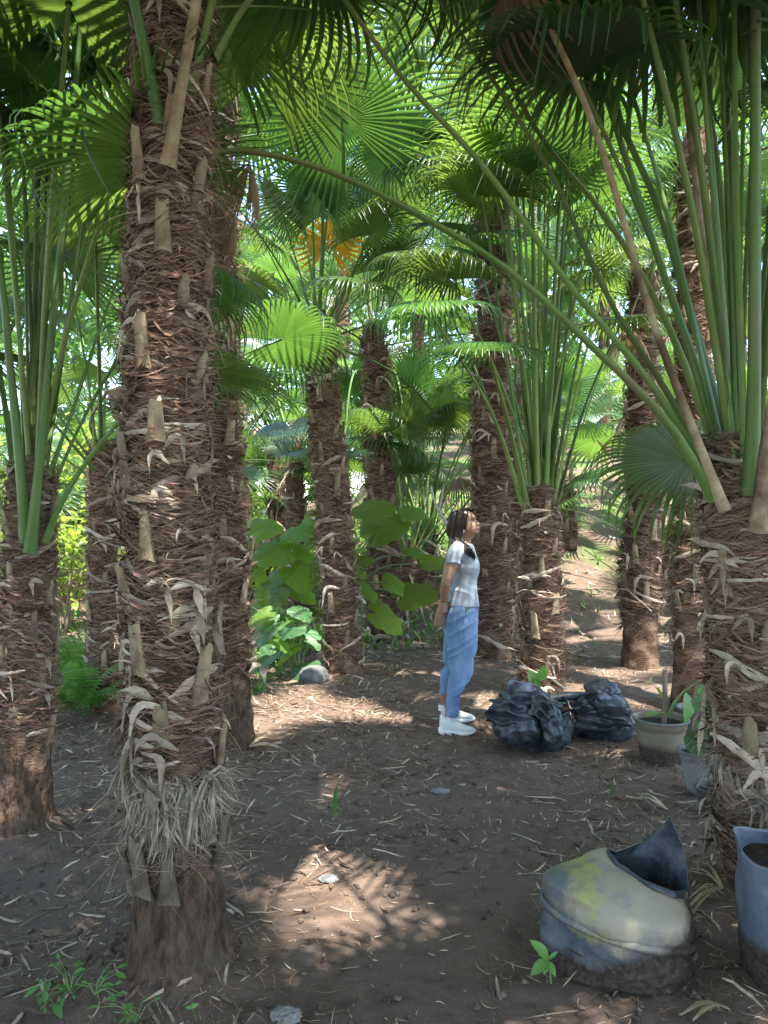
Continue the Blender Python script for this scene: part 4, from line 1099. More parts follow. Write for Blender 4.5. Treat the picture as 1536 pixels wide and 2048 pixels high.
MAT['bag_big'] = soil_plastic('stained_bag_plastic', (0.050, 0.063, 0.082), (0.17, 0.175, 0.175), (0.29, 0.245, 0.17), (0.02, 0.275, 0.26, 0.12), 0.155, 0.14, 0.45, (0.30, 0.285, 0.09), 0.85)
MAT['bag_inner'] = soil_plastic('shaded_bag_inside', (0.022, 0.027, 0.035), (0.13, 0.145, 0.165), None, None, 0.20, 0.05, 0.4, None, 0.7)  # inner film coloured darker than the outside to carry the shade in the opening
MAT['bag_grey'] = soil_plastic('grey_bag_plastic', (0.085, 0.105, 0.135), (0.17, 0.185, 0.21), None, None, 0.16, 0.05, 0.30, None, 0.5)
MAT['bag_black'] = soil_plastic('black_bag_plastic', (0.018, 0.023, 0.030), (0.105, 0.120, 0.138), None, None, -0.01, 0.08, 0.30, None, 0.6)
MAT['pot'] = soil_plastic('brown_pot_plastic', (0.15, 0.125, 0.085), (0.21, 0.175, 0.12), None, None, 0.125, 0.06, 0.55, None, 0.7)
MAT['pot_rim'] = M('pot_rim_plastic', (0.09, 0.095, 0.09), (0.15, 0.15, 0.135), 20, rough=0.5, bump=0.1)
MAT['pot_grey'] = soil_plastic('grey_pot_plastic', (0.15, 0.16, 0.155), (0.22, 0.22, 0.20), None, None, 0.03, 0.05, 0.55, None, 0.7)
MAT['potting_soil'] = M('potting_soil', (0.020, 0.015, 0.012), (0.055, 0.04, 0.03), 60, rough=0.95, bump=0.9, bump_scale=90, spec=0.1)

def solidify(me_obj, th):
    md = me_obj.modifiers.new('thickness', 'SOLIDIFY'); md.thickness = th; md.offset = 0
    return me_obj

def big_bag():
    c = P(1232, 1024, 2.67); c.z = g1(c.x, c.y) - 0.02
    root = thing('plastic_sack', 'large squat plastic planting bag with ochre stained top folded open and soil caked bottom', 'planting bag', c)
    n = 96
    ph = np.linspace(0, 2 * math.pi, n, endpoint=False)
    rimpts = [(1380, 1782, 2.70), (1343, 1634, 2.80), (1290, 1680, 2.91), (1232, 1706, 2.89), (1212, 1697, 2.79), (1238, 1730, 2.70), (1290, 1764, 2.60), (1346, 1785, 2.55)]
    rim = np.array([tuple(P(*q) - c) for q in rimpts])
    sh = np.array([(0.255, 0.01, 0.20), (0.205, 0.14, 0.27), (0.05, 0.225, 0.235), (-0.13, 0.175, 0.245), (-0.222, 0.01, 0.315), (-0.165, -0.165, 0.325), (0.02, -0.215, 0.275), (0.185, -0.165, 0.235)])
    top = np.array([(0.255, 0.01, 0.22), (0.20, 0.12, 0.40), (0.04, 0.215, 0.33), (-0.10, 0.12, 0.372), (-0.135, 0.02, 0.385), (-0.09, -0.08, 0.372), (0.03, -0.16, 0.31), (0.18, -0.15, 0.262)])
    def around(a):
        k = np.linspace(0, 8, n, endpoint=False); i = k.astype(int); f = (k - i)[:, None]
        p0, p1, p2, p3 = a[(i - 1) % 8], a[i % 8], a[(i + 1) % 8], a[(i + 2) % 8]
        return 0.5 * (2 * p1 + (p2 - p0) * f + (2 * p0 - 5 * p1 + 4 * p2 - p3) * f ** 2 + (3 * p1 - p0 - 3 * p2 + p3) * f ** 3)
    S_, T_ = around(sh), around(top)
    kk = np.linspace(0, 8, n, endpoint=False); ki = kk.astype(int); kf = (kk - ki)[:, None]
    R_ = rim[ki % 8] * (1 - kf) + rim[(ki + 1) % 8] * kf
    cs, sn = np.cos(ph), np.sin(ph)
    zc = 0.155 - 0.055 * cs - 0.035 * sn
    def ring(r, z): return np.stack([r * cs, r * sn, z + 0 * cs], 1)
    T_ = S_ * 0.40 + R_ * 0.60; T_[:, 2] += 0.016 * np.clip(-sn * 0.8 - cs * 0.7, 0, 1)
    ctrl = [ring(0.222, np.full(n, 0.0)), ring(0.234, np.full(n, 0.045)), ring(0.238, zc * 0.62), ring(0.236, zc - 0.012), ring(0.252, zc + 0.012), ring(0.250, zc + 0.06), S_, T_, R_]
    ctrl = np.stack(ctrl)                       # (9, n, 3)
    # curve along each column
    t = np.array([0, 1, 2, 3, 4, 5, 6, 7, 8], float)
    tt = np.concatenate([np.linspace(0, 3, 26, endpoint=False), np.linspace(3, 4, 4, endpoint=False), np.linspace(4, 8, 34)])
    rows = []
    for q in tt:
        i = int(min(q, 7.999)); f = q - i
        p = lambda k: ctrl[min(max(k, 0), 8)]
        if 2 <= i <= 3: v = p(i) * (1 - f) + p(i + 1) * f
        else: v = 0.5 * (2 * p(i) + (p(i + 1) - p(i - 1)) * f + (2 * p(i - 1) - 5 * p(i) + 4 * p(i + 1) - p(i + 2)) * f * f + (3 * p(i) - p(i - 1) - 3 * p(i + 1) + p(i + 2)) * f ** 3)
        rows.append(v)
    V = np.array(rows)
    q = V.reshape(-1, 3)
    lowf = (1 - sstep(0.10, 0.17, q[:, 2] + 0.35 * q[:, 0] * 0 - 0 * q[:, 1]))
    w = 0.018 * lowf * (1 - np.abs(vn(np.stack([q[:, 0] * 5, q[:, 1] * 5, q[:, 2] * 52 + 1.3 * vn(q * 7, 9) * 2], 1), 41)) * 2)
    r_ = np.random.default_rng(2)
    for k in range(7):
        d = r_.normal(size=3); d /= np.linalg.norm(d)
        w_ = q @ d * r_.uniform(2.5, 6) + r_.random() + 0.2 * vn(q * 7 + k, k)
        w = w + (np.abs((w_ % 1.0) - 0.5) * 4 - 1) * 0.0050
    w = w + 0.006 * vn(q * 11, 42) + 0.003 * vn(q * 26, 43)
    out = q * [1, 1, 0]; out /= np.linalg.norm(out, axis=1)[:, None] + 1e-6
    q = q + out * w[:, None]
    mb = MB(); mb.grid(q.reshape(V.shape), True)
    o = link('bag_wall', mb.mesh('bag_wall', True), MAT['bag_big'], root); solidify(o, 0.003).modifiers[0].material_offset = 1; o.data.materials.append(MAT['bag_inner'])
    # the folded band round the middle
    band = []
    for k in range(9):
        a = k / 8 * 2 * math.pi * 0.82 - 0.6
        rr = 0.250 + 0.010 * math.cos(a); dz = 0.013 * math.sin(a) - 0.002
        wob = 0.004 * vn(np.stack([cs * 4, sn * 4, np.full(n, k * 0.3)], 1), 51)
        fade = sstep(-0.2, 0.5, -cs * 0.6 - sn * 0.9 + 0.45)
        band.append(np.stack([(rr * (0.965 + 0.035 * fade) + wob) * cs, (rr * (0.965 + 0.035 * fade) + wob) * sn, zc + dz * (0.4 + 0.8 * fade) + wob], 1))
    mb = MB(); mb.grid(np.array(band), True)
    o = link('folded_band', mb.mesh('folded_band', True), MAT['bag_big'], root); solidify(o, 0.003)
    mb = MB(); rr = np.linspace(0.01, 0.225, 8)
    g = np.array([np.stack([r * cs, r * sn, 0.12 + 0.02 * vn(np.stack([r * cs, r * sn, 0 * cs], 1) * 14, 61)], 1) for r in rr])
    mb.grid(g, True)
    link('bag_soil', mb.mesh('bag_soil', True), MAT['potting_soil'], root)
    # the torn lip turned down over the front edge
    sel = np.arange(int(n * 0.53), int(n * 0.985))
    r_ = np.random.default_rng(4)
    drop = 0.016 + 0.014 * np.abs(vn(np.stack([sel * 0.17, 0 * sel, 0 * sel], 1).astype(float), 8))
    fade = np.sin(np.linspace(0, math.pi, len(sel))) ** 0.5
    outv = np.stack([cs, sn, 0 * cs], 1)[sel]
    e = R_[sel]; prev = T_[sel]; dirn = prev - e; dirn /= np.linalg.norm(dirn, axis=1)[:, None]
    lip = np.stack([e + np.array([0, 0, -0.004]), e + np.array([0, 0, 0.005]), e + dirn * (0.5 * drop * fade)[:, None] + np.array([0, 0, 0.009]), e + dirn * (drop * fade * 1.6)[:, None] + np.array([0, 0, 0.006])])
    mb = MB(); mb.grid(lip); o = link('torn_lip', mb.mesh('torn_lip', True), MAT['bag_inner'], root); solidify(o, 0.002)
big_bag()

def open_sack(label, c, rb, rt, H, rimf, mat, seed, wr=0.006, squash=1.0, soil_z=0.7):
    root = thing('plastic_sack', label, 'planting bag', c)
    n = 84; ph = np.linspace(0, 2 * math.pi, n, endpoint=False); cs, sn = np.cos(ph), np.sin(ph)
    hz = np.array([rimf(a) for a in ph]) * H
    rows = []
    for t in np.linspace(0, 1, 46):
        r = rb + (rt - rb) * t + 0.10 * rb * math.sin(math.pi * min(1, t * 1.15))
        rows.append(np.stack([r * cs, r * sn * squash, t * hz], 1))
    V = np.array(rows); q = V.reshape(-1, 3)
    out = q * [1, 1, 0]; out /= np.linalg.norm(out, axis=1)[:, None] + 1e-6
    rid = 0
    r_ = np.random.default_rng(seed)
    for k in range(8):
        d = r_.normal(size=3) * [1, 1, 0.6]; d /= np.linalg.norm(d)
        w_ = q @ d * r_.uniform(3, 8) + r_.random() + 0.2 * vn(q * 8 + k, seed + k)
        rid = rid + (np.abs((w_ % 1.0) - 0.5) * 4 - 1) * 0.4
    w = wr * rid * 1.4 + wr * 0.8 * vn(q * 16 + seed, seed + 1)
    q = q + out * w[:, None]
    mb = MB(); mb.grid(q.reshape(V.shape), True)
    o = link('bag_wall', mb.mesh('bag_wall', True), mat, root); solidify(o, 0.003)
    mb = MB()
    g = np.array([np.stack([r * cs, r * sn * squash, H * soil_z + 0.015 * vn(np.stack([r * cs, r * sn, 0 * cs], 1) * 14, seed + 3)], 1) for r in np.linspace(0.01, (rb + (rt - rb) * soil_z) * 0.99, 7)])
    mb.grid(g, True); link('bag_soil', mb.mesh('bag_soil', True), MAT['potting_soil'], root)
    return root
cR = P(1592, 1024, 2.52); cR.z = g1(cR.x, cR.y) - 0.01
open_sack('tall smooth blue grey plastic bag cut off by the right edge of the picture', cR, 0.15, 0.185, 0.44, lambda a: 1 + 0.04 * math.sin(3 * a), MAT['bag_grey'], 3, 0.006, 1.0, 0.86)

def ridged(p, c, axes, seed, amp, sc):
    """a crumpled lump: sphere with sharp folds"""
    u = p / np.linalg.norm(p, axis=1)[:, None]
    r = np.random.default_rng(seed)
    f = 0
    for k in range(8):
        d = r.normal(size=3); d /= np.linalg.norm(d)
        fr = r.uniform(0.7, 2.3) * sc / 1.4 * (1 if k < 5 else 1.7)
        w_ = u @ d * fr + r.random() + 0.10 * vn(u * 2.0 + k * 7, seed + k)
        tri = np.abs((w_ % 1.0) - 0.5) * 4 - 1
        f = f + tri * amp * 0.36 / (1 if k < 5 else 1.9)
    f = f + amp * 0.5 * vn(u * sc * 0.9 + 9, seed + 7)
    return np.asarray(c) + u * np.asarray(axes) * (1 + f)[:, None]

def lump_mesh(name, c, axes, seed, amp=0.14, sc=2.6, zmin=0.0, sub=5):
    bm = bmesh.new(); bmesh.ops.create_icosphere(bm, subdivisions=sub, radius=1)
    v = np.array([tuple(x.co) for x in bm.verts]); v = ridged(v, c, axes, seed, amp, sc)
    v[:, 2] = np.where(v[:, 2] < zmin, zmin + (v[:, 2] - zmin) * 0.05, v[:, 2])
    for x, co in zip(bm.verts, v): x.co = co
    me = bpy.data.meshes.new(name); bm.to_mesh(me); bm.free()
    me.polygons.foreach_set('use_smooth', np.ones(len(me.polygons), bool))
    return me

cA = P(1082, 1024, 5.25); cA.z = g1(cA.x, cA.y)
def rimA(a):
    return 0.62 + 0.36 * max(0, math.cos(a - math.radians(160))) ** 1.2 + 0.12 * math.cos(a - math.radians(70)) + 0.03 * math.sin(5 * a)
bagA = open_sack('crumpled black plastic bag with seedling standing in front of the tall stalked palm', cA, 0.175, 0.205, 0.42, rimA, MAT['bag_black'], 12, 0.012, 0.85, 0.6)
for (px, py, Y, ax, sd) in ((1034, 1458, 5.02, (0.15, 0.14, 0.115), 5), (1100, 1452, 5.02, (0.085, 0.12, 0.125), 6), (1000, 1432, 5.12, (0.055, 0.08, 0.12), 9), (1080, 1408, 5.08, (0.16, 0.06, 0.04), 14)):
    q = P(px, py, Y) - cA
    link('folded_flap', lump_mesh('folded_flap', tuple(q), ax, sd, 0.15, 1.15, -0.01, 6), MAT['bag_black'], bagA)
cB = P(1206, 1024, 5.5); cB.z = g1(cB.x, cB.y)
bagB = thing('plastic_sack', 'slumped closed black plastic bag between the seedling bag and the brown pot', 'planting bag', cB)
link('bag_wall', lump_mesh('bag_wall', (0, 0, 0.08), (0.24, 0.20, 0.235), 21, 0.10, 1.1, -0.01, 6), MAT['bag_black'], bagB)
q = P(1150, 1392, 5.38) - cB
mb = MB(); mb.tube([tuple(q + Vector((-0.16, 0.02, -0.03))), tuple(q + Vector((-0.06, 0, 0.0))), tuple(q + Vector((0.03, 0, 0.0))), tuple(q + Vector((0.13, 0.03, -0.03)))], [0.05, 0.038, 0.036, 0.075], 14, True, 0.8)
o = link('bag_neck', mb.mesh('bag_neck', True), MAT['bag_black'], bagB)
q = P(1203, 1378, 5.42) - cB
link('folded_flap', lump_mesh('folded_flap', tuple(q), (0.12, 0.10, 0.06), 33, 0.16, 1.2, -5, 5), MAT['bag_black'], bagB)

def film(root, c, u, n, su, sv, seed, amp=0.02):
    """a loose crumpled sheet of film lying on a bag; u and n are its long direction and its outward normal"""
    r = np.random.default_rng(seed)
    u = np.array(u, float); u /= np.linalg.norm(u); n = np.array(n, float); n -= u * (n @ u); n /= np.linalg.norm(n); v = np.cross(n, u)
    a, b = np.meshgrid(np.linspace(-1, 1, 34), np.linspace(-1, 1, 26), indexing='ij')
    ea = a * su * (1 + 0.15 * vn(np.stack([b * 2, 0 * b, 0 * b + seed], -1).reshape(-1, 3), 3).reshape(a.shape)); eb = b * sv * (1 + 0.25 * vn(np.stack([a * 2.2, 0 * b, 0 * b + seed], -1).reshape(-1, 3), 5).reshape(a.shape))
    h = -0.55 * (ea ** 2) / su * 0.6 - 0.5 * eb ** 2 / sv
    for k in range(7):
        th = r.uniform(0, math.pi); w_ = (a * math.cos(th) + b * math.sin(th)) * r.uniform(0.5, 1.5) + r.random()
        h = h + (np.abs((w_ % 1.0) - 0.5) * 4 - 1) * amp * r.uniform(0.2, 0.7)
    p = np.array(c, float) + ea[..., None] * u + eb[..., None] * v + h[..., None] * n
    mb = MB(); mb.grid(p); o = link('loose_film', mb.mesh('loose_film'), MAT['bag_black'], root); solidify(o, 0.002)
qa = lambda px, py, Y: tuple(P(px, py, Y) - cA)
film(bagA, qa(1030, 1425, 4.93), (1, 0, -0.25), (-0.1, -1, 0.55), 0.16, 0.085, 1, 0.028)
film(bagA, qa(1095, 1425, 4.93), (0.7, 0, -0.6), (0.2, -1, 0.5), 0.11, 0.08, 2, 0.025)
film(bagA, qa(1052, 1395, 5.02), (1, 0, 0.12), (0, -0.8, 0.8), 0.18, 0.06, 3, 0.022)
film(bagA, qa(996, 1420, 5.06), (0.2, 0, 1), (-0.8, -0.7, 0.2), 0.11, 0.05, 4, 0.025)
qb = lambda px, py, Y: tuple(P(px, py, Y) - cB)
film(bagB, qb(1235, 1410, 5.27), (0.8, 0.1, -0.6), (0.3, -0.9, 0.6), 0.16, 0.10, 6, 0.026)
film(bagB, qb(1180, 1400, 5.28), (1, 0, 0.4), (-0.2, -0.9, 0.6), 0.13, 0.08, 7, 0.024)
film(bagB, qb(1205, 1440, 5.24), (1, 0, 0.05), (0, -1, 0.25), 0.19, 0.07, 8, 0.022)

def pot(label, c, rb, rt, H, mat, rimmat, soil=0.86, tilt=0.0):
    root = thing('plant_pot', label, 'pot', c)
    if tilt: root.rotation_euler = (0, tilt, 0)
    n = 48; a = np.linspace(0, 2 * math.pi, n, endpoint=False)
    def lathe(prof): return np.array([np.stack([r * np.cos(a), r * np.sin(a), np.full(n, z)], 1) for r, z in prof])
    mb = MB(); r_at = lambda t: rb + (rt - rb) * t
    prof = [(rb * 0.98, 0.0)] + [(r_at(t), t * H) for t in np.linspace(0.02, 0.80, 12)] + [(r_at(0.80) + 0.003, H * 0.805), (r_at(0.95) + 0.003, H * 0.95)]
    mb.grid(lathe(prof), True)
    inner = [(r_at(t) - 0.006, t * H) for t in np.linspace(0.98, 0.5, 8)]
    mb.grid(lathe(inner), True)
    link('pot_wall', mb.mesh('pot_wall', True), mat, root)
    mb = MB(); mb.grid(lathe([(r_at(0.95) + 0.002, H * 0.935), (rt + 0.012, H * 0.94), (rt + 0.015, H * 0.97), (rt + 0.013, H * 0.995), (rt + 0.004, H * 1.0), (rt - 0.005, H * 0.99), (r_at(0.97) - 0.007, H * 0.95)]), True)
    link('pot_rim', mb.mesh('pot_rim', True), rimmat, root)
    mb = MB()
    mb.grid(np.array([np.stack([r * np.cos(a), r * np.sin(a), H * soil + 0.01 * vn(np.stack([r * np.cos(a) * 14, r * np.sin(a) * 14, 0 * a], 1), 5)], 1) for r in np.linspace(0.005, r_at(soil) - 0.004, 6)]), True)
    link('pot_soil', mb.mesh('pot_soil', True), MAT['potting_soil'], root)
    return root
cP = P(1322, 1024, 4.86); cP.z = g1(cP.x, cP.y) - 0.01
pot('brown grey plastic pot with wet soil splashed up its side holding a stake', cP, 0.122, 0.158, 0.29, MAT['pot'], MAT['pot_rim'])
c2 = P(1400, 1024, 4.25); c2.z = g1(c2.x, c2.y) - 0.01
pot('small grey pot tucked against the pale trunk at the right edge', c2, 0.062, 0.085, 0.26, MAT['pot_grey'], MAT['pot_rim'], 0.9, math.radians(-6))
c3 = P(1398, 1024, 5.15); c3.z = g1(c3.x, c3.y) - 0.01
pot('dark grey pot half hidden behind the brown pot', c3, 0.10, 0.135, 0.27, MAT['pot_grey'], MAT['pot_rim'])
c4 = P(1424, 1024, 3.95); c4.z = g1(c4.x, c4.y) - 0.015
pot('little black nursery pot half buried before the small grey pot', c4, 0.06, 0.075, 0.14, MAT['bag_black'], MAT['bag_black'])
MAT['stake'] = M('old_stake', (0.13, 0.09, 0.06), (0.28, 0.21, 0.15), 30, (1, 1, 0.2), 0.85, 0.4)
mb = MB(); q = P(1328, 1430, 4.86); qt = P(1330, 1340, 4.86)
mb.tube([tuple(q - Vector((0, 0, 0.06))), tuple((q + qt) / 2 + Vector((0.003, 0, 0))), tuple(qt)], [0.016, 0.017, 0.015], 8)
tag(link('stake', mb.mesh('stake', True), MAT['stake']), 'short weathered wooden stake stuck in the brown pot', 'stake')

# ------------------------------------------------------------------ broad leaved plants
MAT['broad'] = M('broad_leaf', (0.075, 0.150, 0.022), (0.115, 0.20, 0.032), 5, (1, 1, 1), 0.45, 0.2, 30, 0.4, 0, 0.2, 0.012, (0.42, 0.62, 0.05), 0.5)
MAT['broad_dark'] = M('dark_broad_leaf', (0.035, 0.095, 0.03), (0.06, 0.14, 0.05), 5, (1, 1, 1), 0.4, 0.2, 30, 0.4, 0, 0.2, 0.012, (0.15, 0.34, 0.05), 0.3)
MAT['fresh'] = M('fresh_leaf', (0.09, 0.24, 0.05), (0.13, 0.30, 0.07), 12, (1, 1, 1), 0.4, 0.15, 60, 0.5, 0.1, 0.15, 0.012, (0.25, 0.5, 0.06), 0.35)
MAT['vein'] = M('leaf_stem', (0.12, 0.20, 0.06), (0.19, 0.28, 0.10), 20, rough=0.5, bump=0.0)

def heart_mesh(name, seed, lobes=0.32, fold=0.16, droop=0.3, aspect=0.92, n=40, m=7, veins=True):
    """a heart shaped leaf of unit length; the stalk joins at the origin, tip at +x"""
    r = np.random.default_rng(seed)
    a = np.linspace(-math.pi, math.pi, n)
    rad = 0.62 + 0.38 * np.maximum(0, np.cos(a)) ** 3 - 0.06 * np.cos(2 * a)
    rad = rad * (1 - 0.78 * np.exp(-((np.abs(a) - math.pi) / 0.26) ** 2)) * (1 - lobes * np.maximum(0, -np.cos(a)) ** 2 * 0.6)
    rad = rad * (1 + 0.03 * np.sin(a * 9 + seed) + 0.03 * np.sin(a * 5 + 2 * seed))
    rows = []
    for t in np.linspace(0.0, 1, m):
        x = rad * t * np.cos(a); y = rad * t * np.sin(a) * aspect
        z = fold * np.abs(y) - droop * t ** 2 * (0.4 + 0.6 * np.maximum(0, np.cos(a))) * rad + 0.028 * np.sin(a * 10 + seed) * t ** 2 + 0.02 * np.cos(a * 14) * t
        rows.append(np.stack([x, y, z], 1))
    mb = MB(); mb.grid(np.array(rows))
    return mb.mesh(name, True)
HEARTS = [heart_mesh('leaf', 3, 0.32, 0.14, 0.30), heart_mesh('leaf', 8, 0.2, 0.24, 0.45), heart_mesh('leaf', 15, 0.4, 0.05, 0.22), heart_mesh('leaf', 22, 0.3, 0.30, 0.2)]
for h in HEARTS: h.materials.append(MAT['broad'])
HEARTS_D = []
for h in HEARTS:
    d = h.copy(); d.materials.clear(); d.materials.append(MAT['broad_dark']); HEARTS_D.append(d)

def set_leaf(root, base, stem_from, tip, up, width=1.0, pool=HEARTS, k=0, w=0.008, length=None, arch=0.15, name='leaf'):
    """stalk from stem_from to base, leaf lying from base towards tip"""
    o0 = root.location
    a, b = Vector(stem_from), Vector(base)
    mid = (a + b) / 2 + Vector((0, 0, arch * (b - a).length))
    pts = cat_rom([a - o0, mid - o0, b - o0], 9)
    mb = MB(); mb.tube(pts, np.linspace(w, w * 0.55, 9), 6)
    so = link('leaf_stalk', mb.mesh('leaf_stalk', True), MAT['vein'], root)
    x = (Vector(tip) - b); ln = length or x.length; x.normalize()
    u = Vector(up); y = u.cross(x).normalized(); z = x.cross(y)
    m = Matrix(((x.x, y.x, z.x), (x.y, y.y, z.y), (x.z, y.z, z.z))).to_4x4() @ Matrix.Diagonal((ln, ln * width, ln, 1))
    return link(name, pool[k % len(pool)], None, so, Matrix.Translation(b - o0) @ m)

fA = ground_at(592, 1352)
plantA = thing('leafy_plant', 'low dark leaved clump left of the leaning trunk foot beside a stone', 'plant', (fA.x, fA.y, g1(fA.x, fA.y)))
fB = ground_at(700, 1300); fB.x -= 0.05
plantB = thing('leafy_plant', 'tall bush of big heart shaped green leaves growing around the slim leaning trunk', 'plant', (fB.x, fB.y, g1(fB.x, fB.y)))
rl = np.random.default_rng(5)
KX = 460 / 1536
def cp(x, y): return 460 + x * KX, 960 + y * KX
B_leaves = [((480, 352), (285, 362), -0.3), ((168, 345), (335, 262), -0.2), ((350, 470), (118, 492), -0.35), ((590, 380), (470, 470), -0.1), ((440, 480), (560, 530), 0), ((560, 598), (368, 668), -0.3),
            ((430, 610), (560, 740), -0.4), ((1000, 235), (798, 172), -0.4), ((985, 338), (1195, 222), -0.3), ((1188, 226), (1322, 192), -0.2), ((850, 542), (966, 505), -0.5), ((1322, 562), (1450, 545), -0.35),
            ((1250, 492), (1155, 455), -0.6), ((1078, 690), (1228, 735), -0.4), ((1180, 772), (1400, 708), -0.3), ((885, 742), (1022, 808), -0.2), ((1005, 900), (1195, 985), -0.2), ((200, 690), (180, 588), -0.2),
            ((300, 722), (18, 812), -0.3), ((232, 775), (215, 895), -0.4), ((450, 740), (605, 790), -0.1), ((930, 300), (860, 380), 0.2), ((560, 240), (490, 330), 0.1), ((800, 520), (860, 590), 0.1), ((640, 860), (560, 800), 0.2), ((870, 640), (840, 730), 0.1)]
YB = plantB.location.y
for k, (b, t, dy) in enumerate(B_leaves):
    pb, pt = cp(*b), cp(*t)
    Y = YB - 0.55 + dy * 0.6 + rl.uniform(-0.15, 0.15)
    B0 = P(*pb, Y); T0 = P(*pt, Y - 0.10 + 0.2 * rl.random())
    stem = Vector((plantB.location.x + rl.uniform(-0.1, 0.1), YB - 0.1, plantB.location.z + 0.25 + 0.5 * max(0, B0.z - plantB.location.z) * 0.6))
    set_leaf(plantB, B0, stem, T0, (0.15 * rl.normal(), -0.55, 0.8), rl.uniform(0.9, 1.15), HEARTS, k, 0.009, (T0 - B0).length * 0.98)
mb = MB(); mb.tube([(0, 0, -0.02), (0.03, 0, 0.4), (-0.02, -0.05, 0.9)], [0.03, 0.022, 0.014], 8)
link('stem', mb.mesh('stem', True), MAT['vein'], plantB)
A_leaves = [((230, 900), (75, 985)), ((270, 970), (110, 1085)), ((330, 930), (320, 850)), ((300, 985), (440, 915)), ((380, 1020), (505, 975)), ((470, 1020), (605, 1010)), ((130, 1135), (30, 1190)), ((265, 1175), (100, 1285)),
            ((460, 1285), (590, 1195)), ((420, 1130), (290, 1200)), ((500, 900), (380, 850)), ((520, 1080), (610, 1130)), ((350, 1100), (240, 1010)), ((430, 870), (540, 850))]
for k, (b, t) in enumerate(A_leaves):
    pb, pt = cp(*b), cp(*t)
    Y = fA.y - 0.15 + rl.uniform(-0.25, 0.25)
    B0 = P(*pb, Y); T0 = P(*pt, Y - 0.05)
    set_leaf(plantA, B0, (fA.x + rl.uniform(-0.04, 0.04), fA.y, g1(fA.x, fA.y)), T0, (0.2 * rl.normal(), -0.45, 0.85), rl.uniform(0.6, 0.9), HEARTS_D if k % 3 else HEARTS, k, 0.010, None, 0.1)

# stone beside it
MAT['stone'] = M('grey_stone', (0.075, 0.075, 0.07), (0.16, 0.155, 0.145), 14, rough=0.85, bump=0.5)
q = ground_at(628, 1362); q.z = g1(q.x, q.y)
o = link('stone', lump_mesh('stone', (0, 0, 0.04), (0.13, 0.11, 0.10), 4, 0.06, 1.4, -0.02, 4), MAT['stone']); o.location = q
tag(o, 'rounded grey stone at the foot of the slim leaning palm', 'stone')

# seedlings and small plants
def oval_mesh(name, seed, width=0.42, fold=0.25, droop=0.25):
    t = np.linspace(0, 1, 9); w = width * np.sin(math.pi * t ** 0.85) ** 0.8 * 0.5; w[-1] = 0.002
    z = 0.12 * t - droop * t ** 2
    V = np.stack([np.stack([t, s * w, z + fold * np.abs(s) * w + 0.01 * np.sin(t * 20 + seed)], 1) for s in (-1, -0.5, 0, 0.5, 1)], 1)
    mb = MB(); mb.grid(V)
    return mb.mesh(name, True)
OVALS = [oval_mesh('leaf', 1), oval_mesh('leaf', 2, 0.5, 0.15, 0.4), oval_mesh('leaf', 3, 0.36, 0.3, 0.15)]
for h in OVALS: h.materials.append(MAT['fresh'])
BLADELEAF = [oval_mesh('leaf', 6, 0.16, 0.5, 0.1)]
for h in BLADELEAF: h.materials.append(MAT['broad_dark'])
def seedling(label, foot, leaves, pool, w=0.0035, stem_up=0.6):
    """leaves: [(base px,py),(tip px,py),dY]"""
    f = Vector(foot); f.z = g1(f.x, f.y)
    root = thing('seedling', label, 'seedling', f)
    for k, (b, t, dy) in enumerate(leaves):
        B0 = P(b[0], b[1], f.y + dy * 0.3); T0 = P(t[0], t[1], f.y + dy)
        set_leaf(root, B0, f, T0, (0, -0.6, 0.8), 1.0, pool, k, w, None, 0.12)
    return root
fs = ground_at(1102, 1962)
seedling('bright green seedling with glossy leaves sprouting beside the large stained bag', fs, [((1097, 1918), (1064, 1880), -0.02), ((1096, 1920), (1063, 1945), -0.05), ((1098, 1918), (1116, 1903), 0.0), ((1099, 1923), (1111, 1953), -0.05), ((1096, 1925), (1088, 1948), -0.03)], OVALS)
fs = P(1078, 1390, 5.27); sA = thing('seedling', 'two leaved green seedling growing in the crumpled black bag', 'seedling', fs)
for k, (b, t) in enumerate((((1082, 1362), (1088, 1332)), ((1072, 1366), (1060, 1342)), ((1078, 1372), (1068, 1356)))):
    set_leaf(sA, P(*b, 5.25), fs, P(*t, 5.22), (0, -0.9, 0.3), 1.5, OVALS, k, 0.005, None, 0.05)
fs = ground_at(668, 1640)
seedling('single upright blade shaped seedling on the bare soil in front of the woman', fs, [((668, 1632), (674, 1568), -0.02), ((667, 1636), (650, 1612), -0.03), ((668, 1637), (684, 1618), 0.0)], BLADELEAF)
fs = ground_at(1224, 1598)
seedling('thin upright green shoot on the soil between the pot and the stained bag', fs, [((1223, 1596), (1224, 1560), 0)], BLADELEAF)
fs = ground_at(395, 2035)
seedling('tiny green sprout at the bare foot of the foreground trunk', fs, [((384, 2016), (396, 2008), -0.02), ((384, 2016), (374, 2014), -0.02), ((383, 2015), (386, 2004), 0.0)], OVALS, 0.0015)

